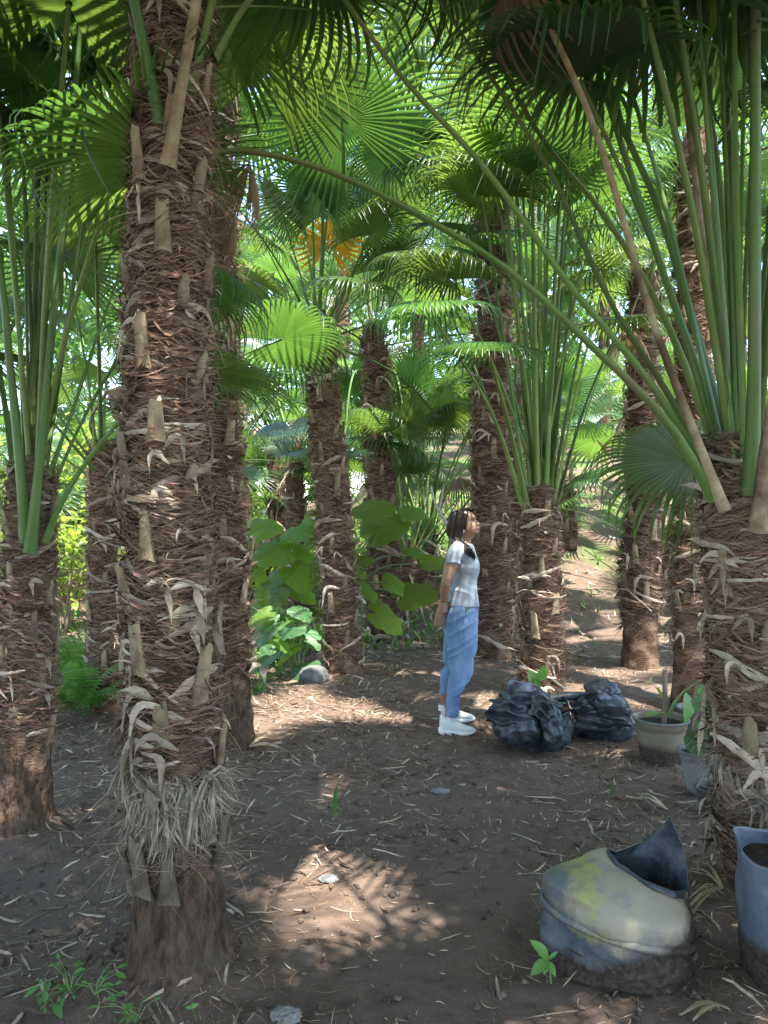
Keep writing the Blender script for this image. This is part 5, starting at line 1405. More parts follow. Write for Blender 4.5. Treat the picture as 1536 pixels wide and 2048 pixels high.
# weeds at the lower left
def weeds():
    r = np.random.default_rng(61)
    spots = [(140, 1985, 16), (190, 1990, 12), (90, 2010, 9), (275, 2035, 14), (235, 2010, 8), (205, 1965, 6), (60, 2030, 6), (300, 2028, 6)]
    for si, (px, py, n) in enumerate(spots[:4]):
        f = ground_at(px, py); f.z = g1(f.x, f.y)
        root = thing('weed', ['feathery green weed left of the foreground trunk foot', 'small green weed touching the left side of the foreground trunk foot', 'broad leaved pale weed at the lower left corner', 'small green weed in front of the foreground trunk foot'][si], 'weed', f)
        for k in range(n):
            a = r.uniform(0, 6.28); d = r.uniform(0.01, 0.11); h = r.uniform(0.015, 0.07)
            b = f + Vector((math.cos(a) * d, math.sin(a) * d, h)); L = r.uniform(0.015, 0.035) * (1.6 if si == 2 else 1)
            t = b + Vector((math.cos(a) * L, math.sin(a) * L, r.uniform(-0.3, 0.5) * L))
            set_leaf(root, b, f, t, (0, -0.2, 1), r.uniform(0.8, 1.5), OVALS, k, 0.0014, None, 0.2)
weeds()

# long leaves behind the brown pot
f = P(1336, 1432, 4.86); pl = thing('potted_plant', 'arching broad green leaf growing from the brown pot towards the right', 'plant', f)
set_leaf(pl, P(1392, 1366, 4.75), f, P(1446, 1402, 4.6), (-0.1, -0.55, 0.8), 1.5, OVALS, 0, 0.010, 0.26, 0.12)
set_leaf(pl, P(1372, 1385, 4.80), f, P(1384, 1445, 4.7), (0.6, -0.8, 0.2), 1.3, OVALS, 1, 0.008, None, 0.2)
set_leaf(pl, P(1318, 1425, 4.82), f, P(1290, 1432, 4.78), (0, -0.3, 1), 1.3, OVALS, 2, 0.006, None, 0.1)
f = P(1400, 1490, 4.25); pl = thing('potted_plant', 'small lobed green leaves in the grey pot against the pale trunk', 'plant', f)
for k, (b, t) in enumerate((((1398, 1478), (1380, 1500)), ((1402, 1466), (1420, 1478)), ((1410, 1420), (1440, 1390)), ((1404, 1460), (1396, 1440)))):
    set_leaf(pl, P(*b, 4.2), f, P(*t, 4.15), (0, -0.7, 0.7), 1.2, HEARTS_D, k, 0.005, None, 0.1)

# ferns on the left
MAT['fern'] = M('fern', (0.045, 0.12, 0.025), (0.09, 0.19, 0.04), 6, (1, 1, 1), 0.55, 0, None, 0.3, 0.15, 0.2, 0.01, (0.22, 0.42, 0.05), 0.4)
def fern_frond(seed):
    r = np.random.default_rng(seed); mb = MB()
    n = 24; t = np.linspace(0, 1, n)
    el = np.radians(70 - 95 * t ** 1.2); x = np.cumsum(np.cos(el)) / n; z = np.cumsum(np.sin(el)) / n
    p = np.stack([x, 0 * x, z], 1)
    mb.tube(p, np.linspace(0.006, 0.002, n), 4)
    tg = np.gradient(p, axis=0); tg /= np.linalg.norm(tg, axis=1)[:, None]
    for i in range(3, n):
        for s in (-1, 1):
            L = 0.20 * math.sin(math.pi * (0.12 + 0.88 * t[i]) ** 0.8) * r.uniform(0.85, 1.1) + 0.01
            d = np.array([0, s, 0]) * 0.9 + tg[i] * 0.45 + np.array([0, 0, -0.15]); d /= np.linalg.norm(d)
            q = p[i] + np.outer(np.linspace(0, 1, 4), d) * L; q[:, 2] -= 0.04 * np.linspace(0, 1, 4) ** 2
            w = np.array([0.6, 1, 0.7, 0.05]) * 0.014
            mb.grid(np.stack([q - np.outer(w, tg[i]), q + np.outer(w, tg[i])], 1))
    me = mb.mesh('fern_frond'); me.materials.append(MAT['fern']); return me
FERNS = [fern_frond(k) for k in range(3)]
rf = np.random.default_rng(9)
for (px, py, n, sc, lab) in ((172, 1440, 11, 0.75, 'green fern between the left edge palm and the slim trunk behind'), (120, 1432, 9, 0.62, 'smaller fern touching the left edge palm'), (150, 1370, 10, 0.9, 'pale sunlit fern farther back in the left gap'), (498, 1330, 8, 0.5, 'small fern at the right of the half hidden trunk foot')):
    f = ground_at(px, py); f.z = g1(f.x, f.y)
    root = thing('fern', lab, 'fern', f, 'ferns on the left')
    for k in range(n):
        s = sc * rf.uniform(0.7, 1.1)
        link('fern_frond', FERNS[k % 3], None, root, Matrix.Rotation(k * 2.4 + rf.normal() * 0.3, 4, 'Z') @ Matrix.Rotation(rf.uniform(-0.4, 0.35), 4, 'Y') @ Matrix.Scale(s, 4))

# sunlit yellow green shrubs in the left gap
MAT['shrub'] = M('yellow_green_leaf', (0.13, 0.22, 0.03), (0.24, 0.32, 0.05), 3, (1, 1, 1), 0.5, 0, None, 0.4, 0.35, 0, 0, (0.45, 0.58, 0.07), 0.45)
def shrub(label, px, Y, H, W, n, seed):
    r = np.random.default_rng(seed)
    x = (px - 768) / F_PX * Y; f = Vector((x, Y, g1(x, Y)))
    root = thing('shrub', label, 'shrub', f, 'shrubs in the bright gap on the left')
    mb = MB(); cl = []
    for k in range(7):
        e = Vector((r.normal() * W * 0.5, r.normal() * W * 0.5, H * r.uniform(0.45, 1.0)))
        mb.tube([(0, 0, -0.02), tuple(e * 0.5 + Vector((0, 0, 0.08))), tuple(e)], [0.018, 0.012, 0.004], 5); cl.append(e)
    link('stem', mb.mesh('stem', True), MAT['stake'], root)
    c = np.array([tuple(e * u) for e in cl for u in (0.6, 0.8, 1.0)])
    k = r.integers(0, len(c), n)
    p = c[k] + r.normal(size=(n, 3)) * W * 0.20
    p[:, 2] = np.maximum(p[:, 2], 0.03)
    a = r.uniform(0, 6.28, n); d = np.stack([np.cos(a), np.sin(a), r.normal(-0.2, 0.4, n)], 1); d /= np.linalg.norm(d, axis=1)[:, None]
    L = r.uniform(0.07, 0.15, n); t = np.linspace(0, 1, 5)
    path = p[:, None] + d[:, None] * (L[:, None] * t[None])[..., None]; path[..., 2] -= 0.3 * L[:, None] * t[None] ** 2
    sd = np.stack([-d[:, 1], d[:, 0], 0.4 * r.normal(size=n)], 1); sd /= np.linalg.norm(sd, axis=1)[:, None]
    v, q = ribbons(path, sd[:, None].repeat(5, 1), L[:, None] * 0.62 * np.array([0.2, 0.85, 1, 0.7, 0.03])[None])
    o = link('foliage', mesh_np('foliage', v, q), MAT['shrub'], root); o['kind'] = 'stuff'
shrub('bright yellow green shrub in the gap right beside the left edge palm', 128, 9.6, 1.9, 1.1, 750, 1)
shrub('paler green shrub behind the yellow green one in the left gap', 150, 12.5, 2.6, 1.6, 900, 2)
shrub('low sunlit shrub left of the thin far palm', 520, 12.0, 1.3, 1.3, 700, 3)
shrub('sunlit shrub beyond the left edge of the picture', -60, 9.5, 1.8, 1.3, 600, 4)

# pale forked branch behind the woman
MAT['pale_wood'] = M('bleached_branch', (0.42, 0.40, 0.34), (0.58, 0.56, 0.50), 20, rough=0.8, bump=0.2)
mb = MB()
Yb = 8.9
mb.tube([tuple(P(916, 1092, Yb)), tuple(P(900, 1058, Yb)), tuple(P(880, 1028, Yb)), tuple(P(868, 1000, Yb)), tuple(P(862, 970, Yb))], [0.026, 0.022, 0.018, 0.013, 0.008], 8)
mb.tube([tuple(P(877, 1026, Yb)), tuple(P(883, 1000, Yb + 0.05)), tuple(P(888, 968, Yb + 0.1))], [0.015, 0.012, 0.006], 7)
mb.tube([tuple(P(916, 1092, Yb)), tuple(P(922, 1130, Yb)), tuple(P(924, 1240, Yb))], [0.026, 0.028, 0.03], 8)
tag(link('bare_branch', mb.mesh('bare_branch', True), MAT['pale_wood']), 'bleached forked bare branch leaning behind the woman', 'branch')

# curled pale husk right of the tall trunk, crumpled paper, fallen dry fronds
MAT['paper'] = M('crumpled_paper', (0.13, 0.125, 0.115), (0.25, 0.245, 0.23), 30, rough=0.8, bump=0.5)
def crumple(label, px, py, ax, seed, mat, cat, name):
    f = ground_at(px, py); f.z = g1(f.x, f.y)
    o = link(name, lump_mesh(name, (0, 0, ax[2] * 0.7), ax, seed, 0.17, 2.2, 0.0, 5), mat); o.location = f
    tag(o, label, cat)
crumple('crumpled grey paper scrap at the bottom edge right of the foreground trunk', 572, 2034, (0.045, 0.036, 0.020), 3, MAT['paper'], 'litter', 'paper_scrap')
crumple('flattened grey paper scrap on the soil in the centre foreground', 658, 1752, (0.040, 0.035, 0.007), 8, MAT['paper'], 'litter', 'paper_scrap')
crumple('dusty grey lump of film pressed in the soil below the woman', 880, 1584, (0.05, 0.035, 0.010), 12, MAT['paper'], 'litter', 'film_scrap')
f = ground_at(1030, 1296); f.z = g1(f.x, f.y)
n = 15; a = np.linspace(-1.9, 1.9, n); rows = []
for t in np.linspace(0, 1, 7):
    rr = 0.075 * (1 - 0.35 * (2 * t - 1) ** 2)
    rows.append(np.stack([rr * np.sin(a) + 0.02 * t, (t - 0.5) * 0.22 + 0 * a, 0.09 - rr * np.cos(a) * -0.8 + 0.004 * np.sin(a * 7)], 1))
mb = MB(); mb.grid(np.array(rows)); o = link('curled_husk', mb.mesh('curled_husk', True), MAT['boot']); o.location = f; o.rotation_euler = (0.2, 0.5, 0.5); solidify(o, 0.006)
tag(o, 'pale curled husk lying at the right of the tall trunk foot', 'husk')

def fallen_frond(label, foot, tips, w, mat='dry_petiole'):
    """dry stalk splitting into stiff segments on the ground; pixels of the joint and of the tips"""
    f = ground_at(*foot); f.z = g1(f.x, f.y) + 0.03
    root = thing('fallen_frond', label, 'dry frond', f)
    for k, (px, py) in enumerate(tips):
        e = ground_at(px, py); e.z = g1(e.x, e.y) + 0.015
        q = cat_rom([Vector((0, 0, 0)), (e - f) * 0.5 + Vector((0, 0, 0.03)), e - f], 8)
        mb = MB(); tg = (e - f).normalized(); sd = np.array([-tg.y, tg.x, 0.3]); sd /= np.linalg.norm(sd)
        ww = np.interp(np.linspace(0, 1, 8), [0, 0.5, 1], [w * 0.7, w, w * 0.15])
        mb.grid(np.stack([q - sd * ww[:, None], q + np.array([0, 0, 0.3 * w]), q + sd * ww[:, None]], 1))
        link('dry_segment', mb.mesh('dry_segment'), MAT['dry_petiole' if mat == 'dry_petiole' else mat], root)
fallen_frond('dry split palm frond lying between the stained bag and the right edge palm', (1445, 1786), [(1362, 1838), (1370, 1822), (1376, 1846), (1385, 1795), (1380, 1740), (1405, 1735), (1368, 1808)], 0.011)
fallen_frond('pair of dry stalks lying on the soil behind the stained bag', (1335, 1632), [(1262, 1604), (1275, 1598)], 0.016)
fallen_frond('broad dry segments lying at the bottom edge right of the stained bag', (1455, 2040), [(1360, 2046), (1385, 2058)], 0.02)
fallen_frond('dry strips lying around the foot of the half hidden trunk', (500, 1496), [(560, 1500), (575, 1508), (540, 1478)], 0.014)
# ------------------------------------------------------------------ the woman
MAT['skin'] = M('skin', (0.235, 0.130, 0.080), (0.275, 0.155, 0.098), 14, rough=0.5, bump=0.05, bump_scale=160, spec=0.4)
MAT['shirt'] = M('pale_blue_jersey', (0.235, 0.27, 0.31), (0.275, 0.31, 0.35), 9, rough=0.9, bump=0.12, bump_scale=300, spec=0.15, bump_dist=0.002)
MAT['denim'] = M('washed_denim', (0.105, 0.185, 0.315), (0.185, 0.275, 0.41), 16, (1, 1, 0.5), rough=0.9, bump=0.25, bump_scale=260, spec=0.15, bump_dist=0.002)
MAT['denim_seam'] = M('denim_seam', (0.07, 0.14, 0.30), (0.10, 0.19, 0.36), 60, rough=0.9, bump=0.2)
MAT['hair'] = M('dark_brown_hair', (0.008, 0.005, 0.004), (0.018, 0.009, 0.007), 30, (1, 1, 0.2), rough=0.38, bump=0.2, bump_scale=120, spec=0.35, island=0.2)
MAT['shoe'] = M('white_knit', (0.66, 0.70, 0.67), (0.74, 0.77, 0.74), 40, rough=0.85, bump=0.3, bump_scale=350, spec=0.2, bump_dist=0.002)
MAT['sole'] = M('white_foam', (0.70, 0.74, 0.70), (0.78, 0.80, 0.77), 20, rough=0.6, bump=0.05)
MAT['groove'] = M('sole_groove', (0.16, 0.18, 0.17), (0.22, 0.24, 0.23), 20, rough=0.8, bump=0)
MAT['eye'] = M('eye', (0.60, 0.57, 0.54), (0.62, 0.59, 0.56), 5, rough=0.2, bump=0)
MAT['iris'] = M('iris', (0.02, 0.012, 0.008), (0.03, 0.016, 0.01), 5, rough=0.15, bump=0)
MAT['lip'] = M('lips', (0.33, 0.15, 0.11), (0.37, 0.17, 0.13), 20, rough=0.4, bump=0)
MAT['silver'] = M('silver', (0.75, 0.72, 0.66), (0.8, 0.78, 0.72), 20, rough=0.25, bump=0)
MAT['pouch'] = M('dark_patterned_lining', (0.045, 0.055, 0.06), (0.16, 0.17, 0.17), 170, rough=0.7, bump=0)

def woman():
    YW = 5.57
    KW = YW / F_PX
    f0 = P(916, 1460, YW); f0.z = g1(f0.x, f0.y)
    root = thing('person', 'woman in pale blue t-shirt and blue jeans in profile, hands clasped behind her back', 'person', f0)
    def W(px, py, dy=0.0):
        # dy is the offset towards the far side; sizes are those at the body's distance
        return np.array([(px - 768) * (YW + dy) / F_PX, YW + dy, CAM_H - (py - 1024) * KW]) - np.array(f0)
    A = np.linspace(0, 2 * math.pi, 40, endpoint=False)
    def sect(mb, rows, n=2.25, cap=True, sub=3):
        rows = np.array(rows, float)
        q = cat_rom_rows(rows, sub)
        V = []
        for py, xb, xf, hw, yc in q:
            c, s = np.cos(A), np.sin(A)
            cx = (xb + xf) / 2; a = (xf - xb) / 2
            x = cx + a * np.sign(c) * np.abs(c) ** (2 / n); y = yc + hw * np.sign(s) * np.abs(s) ** (2 / n)
            V.append(np.stack([(x - 768) * KW - f0.x, YW + y - f0.y, np.full(len(A), CAM_H - (py - 1024) * KW - f0.z)], 1))
        mb.grid(np.array(V)[::-1], True, cap)
    def cat_rom_rows(r, sub):
        if sub <= 1: return r
        t = np.linspace(0, len(r) - 1, (len(r) - 1) * sub + 1)
        out = []
        for q in t:
            i = min(int(q), len(r) - 2); f = q - i
            p0, p1, p2, p3 = r[max(i - 1, 0)], r[i], r[i + 1], r[min(i + 2, len(r) - 1)]
            out.append(0.5 * (2 * p1 + (p2 - p0) * f + (2 * p0 - 5 * p1 + 4 * p2 - p3) * f * f + (3 * p1 - p0 - 3 * p2 + p3) * f ** 3))
        return np.array(out)
    def limb(mb, pts, rad, sides=18, n=14):
        p = cat_rom(pts, n); r = np.interp(np.linspace(0, 1, n), np.linspace(0, 1, len(rad)), rad)
        mb.tube(p, r, sides, True)
    def remesh(name, mb, vox, smooth_it=3, mat=None, parent=root, post=None):
        me = mb.mesh(name + '_raw')
        o = bpy.data.objects.new(name + '_raw', me); C.objects.link(o)
        md = o.modifiers.new('r', 'REMESH'); md.mode = 'VOXEL'; md.voxel_size = vox
        sm = o.modifiers.new('s', 'SMOOTH'); sm.iterations = smooth_it; sm.factor = 0.5
        dg = bpy.context.evaluated_depsgraph_get(); dg.update()
        ev = o.evaluated_get(dg)
        nm = bpy.data.meshes.new_from_object(ev)
        nm.name = name
        bpy.data.objects.remove(o); bpy.data.meshes.remove(me)
        if post is not None:
            nv = len(nm.vertices); co = np.empty(nv * 3, np.float32); no = np.empty(nv * 3, np.float32)
            nm.vertices.foreach_get('co', co); nm.vertices.foreach_get('normal', no)
            co = post(co.reshape(-1, 3).astype(float), no.reshape(-1, 3).astype(float))
            nm.vertices.foreach_set('co', co.astype(np.float32).ravel()); nm.update()
        nm.polygons.foreach_set('use_smooth', np.ones(len(nm.polygons), bool))
        nm.materials.clear()
        return link(name, nm, mat, parent)

    # ---- body: head, neck, trunk, arms, hands, lower legs as one surface
    b = MB()
    hrows = [  # py, back, front, half width, bump px, bump width
        (1022.6, 925, 938, 0.030, 0, .3), (1024.5, 917, 944, 0.052, 0, .3), (1028, 912, 949.5, 0.067, 0, .3), (1033, 909, 953, 0.0735, 0, .3), (1038, 908, 955.2, 0.0755, 0.8, .6), (1040.5, 908, 955.6, 0.075, 1.2, .5),
        (1043.0, 908.5, 954.6, 0.0745, 0.8, .20), (1045.5, 909, 954.6, 0.0735, 2.6, .20), (1048.0, 910, 955.0, 0.072, 4.8, .22), (1050.4, 911, 955.4, 0.071, 7.0, .26), (1052.2, 911, 955.6, 0.070, 8.0, .31), (1053.8, 912, 955.8, 0.069, 7.0, .33), (1055.3, 912, 956.0, 0.0685, 4.0, .32),
        (1056.8, 912, 956.2, 0.0675, 3.3, .38), (1058.4, 913, 956.4, 0.066, 4.7, .40), (1059.9, 914, 956.4, 0.0645, 3.6, .40), (1061.4, 915, 956.2, 0.063, 4.4, .40), (1063.4, 916, 955.6, 0.060, 2.4, .45), (1066.0, 917, 955.2, 0.056, 3.4, .5),
        (1068.8, 918, 954.4, 0.051, 4.0, .5), (1071.3, 919, 951.6, 0.046, 3.0, .5), (1073.6, 919, 946.5, 0.042, 0, .5), (1078, 918, 943, 0.041, 0, .5)]
    TC = np.array([(926 - 768) * KW, YW]) - np.array([f0.x, f0.y])
    def turn(p):
        """the head is turned a little towards the viewer"""
        p = np.array(p, float); z = p[..., 2]
        t = math.radians(-16) * sstep(CAM_H - 62 * KW - f0.z - 0.03, CAM_H - 42 * KW - f0.z, z)
        dx, dy = p[..., 0] - TC[0], p[..., 1] - TC[1]
        q = p.copy(); q[..., 0] = TC[0] + dx * np.cos(t) - dy * np.sin(t); q[..., 1] = TC[1] + dx * np.sin(t) + dy * np.cos(t)
        # and the chin is lifted
        zp = CAM_H - 44 * KW - f0.z; t2 = t / math.radians(-16) * math.radians(8)
        dx, dz = q[..., 0] - TC[0], q[..., 2] - zp
        q[..., 0], q[..., 2] = TC[0] + dx * np.cos(t2) - dz * np.sin(t2), zp + dx * np.sin(t2) + dz * np.cos(t2)
        return q
    V = []
    aa = np.linspace(-math.pi, math.pi, 72, endpoint=False)
    for py, xb, xf, hw, bp, bw in hrows:
        c, s = np.cos(aa), np.sin(aa)
        cx = (xb + xf) / 2; a = (xf - xb) / 2
        x = cx + a * np.sign(c) * np.abs(c) ** 0.92; y = hw * np.sign(s) * np.abs(s) ** 0.86
        x = x + bp * np.exp(-(aa / bw) ** 2)
        eye = np.exp(-((py - 1044.5) / 2.6) ** 2) * np.exp(-((np.abs(aa) - 0.52) / 0.2) ** 2)
        chk = np.exp(-((py - 1052) / 5) ** 2) * np.exp(-((np.abs(aa) - 0.75) / 0.3) ** 2)
        x = x - 2.2 * eye * np.cos(aa) + 0.5 * chk; y = y - np.sign(s) * (0.006 * eye - 0.002 * chk)
        V.append(np.stack([(x - 768) * KW - f0.x, YW + y - f0.y, np.full(len(aa), CAM_H - (py - 1024) * KW - f0.z)], 1))
    b.grid(turn(np.array(V)[::-1]), True, True)
    limb(b, [W(930, 1062), W(930, 1078), W(924, 1096)], [0.050, 0.046, 0.062])
    sect(b, [(1084, 914, 940, 0.09, 0), (1092, 908, 944, 0.155, 0), (1105, 905, 947, 0.165, 0), (1130, 906, 952, 0.15, 0), (1160, 909, 949, 0.125, 0), (1180, 907, 947, 0.12, 0), (1210, 902, 948, 0.145, 0), (1240, 897, 946, 0.155, 0), (1275, 898, 945, 0.15, 0)], sub=2)
    # near (right) arm and far (left) arm
    WR = W(885.5, 1208, -0.105)
    limb(b, [W(916, 1096, -0.14), W(908, 1112, -0.178), W(900, 1136, -0.20), W(893, 1160, -0.205), W(889, 1180, -0.165), WR, W(882, 1216, -0.10)], [0.045, 0.048, 0.043, 0.036, 0.034, 0.0255, 0.026])
    limb(b, [W(916, 1096, 0.14), W(908, 1112, 0.178), W(900, 1136, 0.20), W(894, 1160, 0.205), W(892, 1184, 0.11), W(895, 1206, -0.02), W(894, 1211, -0.07)], [0.045, 0.048, 0.043, 0.036, 0.034, 0.025, 0.024])
    # right hand: palm and five fingers, back of the hand to the viewer
    limb(b, [W(882, 1214, -0.10), W(879.5, 1226, -0.098), W(878.5, 1238, -0.094)], [(0.026), 0.030, 0.029], 16, 8)
    for k, (x0, ln, r) in enumerate(((870.5, 0.94, 0.0088), (875.5, 1.05, 0.0095), (881, 1.0, 0.0095), (886.2, 0.86, 0.0088))):
        limb(b, [W(x0 + 1.0, 1234, -0.096), W(x0 - 0.4, 1243, -0.104), W(x0 - 1.5, 1249.5 * 1 + (ln - 1) * 8, -0.094), W(x0 - 0.6, 1249 + (ln - 1) * 8, -0.074), W(x0 + 0.8, 1244, -0.064)], [r * 1.1, r * 1.12, r, r * 0.95, r * 0.8], 10, 14)
    limb(b, [W(888, 1222, -0.088), W(892, 1231, -0.076), W(891.5, 1240, -0.072)], [0.012, 0.0105, 0.008], 10, 10)
    # left hand holding the right wrist
    limb(b, [W(895, 1205, -0.05), W(894.5, 1212, -0.085)], [0.026, 0.028], 14, 6)
    for k, (py, r) in enumerate(((1204.2, 0.0085), (1208.8, 0.0092), (1213.4, 0.0092), (1217.6, 0.0082))):
        limb(b, [W(894.5, py, -0.092), W(892.5, py + 0.2, -0.125), W(887, py + 1.0, -0.142), W(880.5, py + 2.0, -0.132), W(878.0, py + 2.4, -0.112)], [r * 1.1, r * 1.1, r, r * 0.95, r * 0.75], 10, 14)
    limb(b, [W(894, 1208, -0.075), W(889, 1203, -0.07), W(882, 1204, -0.075)], [0.012, 0.010, 0.008], 10, 10)
    # lower legs
    limb(b, [W(912, 1335, -0.1), W(902, 1390, -0.125), W(899, 1420, -0.143), W(896.5, 1436, -0.148), W(897, 1452, -0.15)], [0.035, 0.04, 0.036, 0.033, 0.036])
    limb(b, [W(906, 1345, 0.11), W(897, 1380, 0.15), W(891, 1402, 0.175), W(890, 1418, 0.185), W(891, 1438, 0.19)], [0.035, 0.038, 0.034, 0.033, 0.036])
    # ear
    limb(b, turn([W(929, 1048, -0.074), W(927, 1052, -0.083), W(930, 1058, -0.077)]), [0.008, 0.012, 0.006], 10, 8)
    limb(b, turn([W(929, 1048, 0.074), W(927, 1052, 0.083), W(930, 1058, 0.077)]), [0.008, 0.012, 0.006], 10, 8)
    body = remesh('body', b, 0.0033, 1, MAT['skin'])

    # ---- face parts
    for s in (-1, 1):
        def wf(px, py, th, off=0.0):
            """a point on the face at angle th from the front"""
            i = np.interp(py, [r[0] for r in hrows], range(len(hrows)))
            q = [np.interp(i, range(len(hrows)), [r[j] for r in hrows]) for j in range(6)]
            cx = (q[1] + q[2]) / 2; a = (q[2] - q[1]) / 2 + off / KW
            c_, s_ = math.cos(th), math.sin(th)
            return turn([(cx + a * abs(c_) ** 0.92 - 768) * KW - f0.x, YW + (q[3] + off) * math.copysign(abs(s_) ** 0.86, s_) - f0.y, CAM_H - (py - 1024) * KW - f0.z])
        e = wf(0, 1044.6, s * 0.52, -0.0105)
        bm = bmesh.new(); bmesh.ops.create_uvsphere(bm, u_segments=20, v_segments=12, radius=0.0100)
        me = bpy.data.meshes.new('eye'); bm.to_mesh(me); bm.free(); me.polygons.foreach_set('use_smooth', np.ones(len(me.polygons), bool))
        eo = link('eye', me, MAT['eye'], root, Matrix.Translation(e))
        bm = bmesh.new(); bmesh.ops.create_uvsphere(bm, u_segments=16, v_segments=10, radius=0.0056)
        me = bpy.data.meshes.new('iris'); bm.to_mesh(me); bm.free()
        link('iris', me, MAT['iris'], eo, Matrix.Translation((0.0064, s * 0.0012 - 0.0022, 0.0008)))
        mb = MB()
        mb.tube([wf(0, 1043.4, s * 0.30, 0.001), wf(0, 1042.4, s * 0.48, 0.0015), wf(0, 1042.9, s * 0.70, 0.001)], [0.0012, 0.0020, 0.001], 6)
        link('eyelash', mb.mesh('eyelash', True), MAT['iris'], root)
        mb = MB(); mb.tube([wf(0, 1040.0, s * 0.22, 0.0015), wf(0, 1038.6, s * 0.46, 0.002), wf(0, 1039.8, s * 0.80, 0.001)], [0.0022, 0.0030, 0.001], 6)
        link('eyebrow', mb.mesh('eyebrow', True), MAT['hair'], root)
    mb = MB()
    L_ = [np.array([0, 0, 0])]
    for py, k0 in ((1058.5, 4.9), (1061.2, 4.5)):
        p = []
        for th in np.linspace(-0.40, 0.40, 11):
            i = 956.4 + k0 * math.exp(-(th / 0.34) ** 2) - 0.2
            cxx = 935.5; a = i - cxx
            p.append(turn([(cxx + (956.4 - cxx) * math.cos(th) ** 0.92 + k0 * math.exp(-(th / 0.40) ** 2) - 0.6 - 768) * KW - f0.x, YW + 0.066 * math.copysign(abs(math.sin(th)) ** 0.86, th) - f0.y, CAM_H - (py - 1024 + (0.35 if py < 1060 else -0.2) * abs(th) / 0.5 * 2) * KW - f0.z]))
        mb.tube(p, np.interp(np.linspace(0, 1, 11), [0, 0.5, 1], [0.0014, 0.0042, 0.0014]), 8)
    link('lips', mb.mesh('lips', True), MAT['lip'], root)
    # hoop earrings
    for s in (-1, 1):
        mb = MB(); a = np.linspace(0, 2 * math.pi, 22)
        c0 = W(931.5, 1062.5, s * 0.080)
        mb.tube([turn(c0) + np.array([math.cos(t) * 0.013, s * 0.004 * math.sin(t), math.sin(t) * 0.014]) for t in a], 0.0020, 6, False)
        link('earring', mb.mesh('earring', True), MAT['silver'], root)

    # ---- t-shirt
    s_ = MB()
    sect(s_, [(1085, 915, 936, 0.070, 0), (1086.5, 912, 940, 0.09, 0), (1088, 908, 944, 0.125, 0), (1094, 904, 947, 0.163, 0), (1103, 902, 949.5, 0.178, 0), (1115, 902, 953, 0.176, 0), (1126, 902.5, 957, 0.17, 0), (1136, 903, 958.5, 0.166, 0),
              (1148, 904, 956.5, 0.156, 0), (1162, 904, 954.0, 0.148, 0), (1176, 902, 953.5, 0.148, 0), (1192, 899, 954.5, 0.160, 0), (1204, 897, 955.5, 0.171, 0), (1209, 896.6, 955.8, 0.174, 0)], 2.3, True, 3)
    for s in (-1, 1):
        limb(s_, [W(918, 1093, s * 0.120), W(911, 1103, s * 0.172), W(906.5, 1116, s * 0.195), W(905.5, 1124.5, s * 0.203)], [0.050, 0.054, 0.051, 0.0515], 22, 16)
    def shirt_post(co, no):
        q = co.copy()
        zz = q[:, 2]
        fold = (1 - 2 * np.abs(vn(np.stack([q[:, 0] * 5 + q[:, 2] * 3, q[:, 1] * 4, q[:, 2] * 22 + q[:, 0] * 6], 1), 71)))
        amt = 0.010 * sstep(1.15, 0.93, zz) + 0.004
        return q + no * (amt * fold)[:, None] + no * (0.002 * vn(q * 30, 72))[:, None]
    remesh('t_shirt', s_, 0.0055, 3, MAT['shirt'], root, shirt_post)
    # sleeve hem and bottom hem stitched edge
    # ---- jeans
    j = MB()
    sect(j, [(1199, 900.5, 952.5, 0.158, 0), (1206, 897, 953.5, 0.168, 0), (1220, 892.5, 953.5, 0.178, 0), (1238, 889.5, 953, 0.184, 0), (1256, 889.5, 952.5, 0.184, 0), (1274, 891, 952, 0.182, 0), (1290, 892.5, 951, 0.172, 0)], 2.3, True, 3)
    sect(j, [(1262, 890, 951.5, 0.082, -0.092), (1290, 893, 949.5, 0.084, -0.092), (1318, 897, 944.5, 0.076, -0.097), (1340, 897, 938, 0.070, -0.106), (1358, 895.5, 929, 0.066, -0.116), (1378, 893, 919, 0.058, -0.127), (1400, 890, 914, 0.050, -0.138), (1421, 889.5, 911.5, 0.045, -0.146)], 2.2, True, 3)
    sect(j, [(1262, 890, 951.5, 0.082, 0.092), (1290, 891.5, 948, 0.084, 0.094), (1318, 891, 943, 0.078, 0.106), (1340, 889, 935, 0.073, 0.122), (1358, 886, 925, 0.068, 0.140), (1378, 884, 914, 0.062, 0.160), (1397, 882.5, 906, 0.052, 0.178)], 2.2, True, 3)
    def jean_post(co, no):
        q = co.copy(); z = q[:, 2]
        k = np.exp(-((z - 0.47) / 0.14) ** 2) + 0.55 * np.exp(-((z - 0.80) / 0.10) ** 2) + 0.3 * np.exp(-((z - 0.22) / 0.10) ** 2) + 0.25
        diag = 1 - 2 * np.abs(vn(np.stack([q[:, 0] * 4, q[:, 1] * 5, q[:, 2] * 21 + q[:, 0] * 13 * np.sign(q[:, 1] + 0.02)], 1), 75))
        return q + no * (0.013 * k * diag)[:, None] + no * (0.0018 * vn(q * 34, 76))[:, None]
    jeans = remesh('jeans', j, 0.0055, 2, MAT['denim'], root, jean_post)
    def hip(px, py, off):
        rr = [(1199, 900.5, 952.5, 0.158), (1206, 897, 953.5, 0.168), (1220, 892.5, 953.5, 0.178), (1238, 889.5, 953, 0.184), (1256, 889.5, 952.5, 0.184), (1274, 891, 952, 0.182)]
        xb, xf, hw = (np.interp(py, [r[0] for r in rr], [r[k] for r in rr]) for k in (1, 2, 3))
        u = np.clip((px - (xb + xf) / 2) / ((xf - xb) / 2), -0.97, 0.97)
        return W(px, py, -hw * (1 - abs(u) ** 2.3) ** (1 / 2.3) - off)
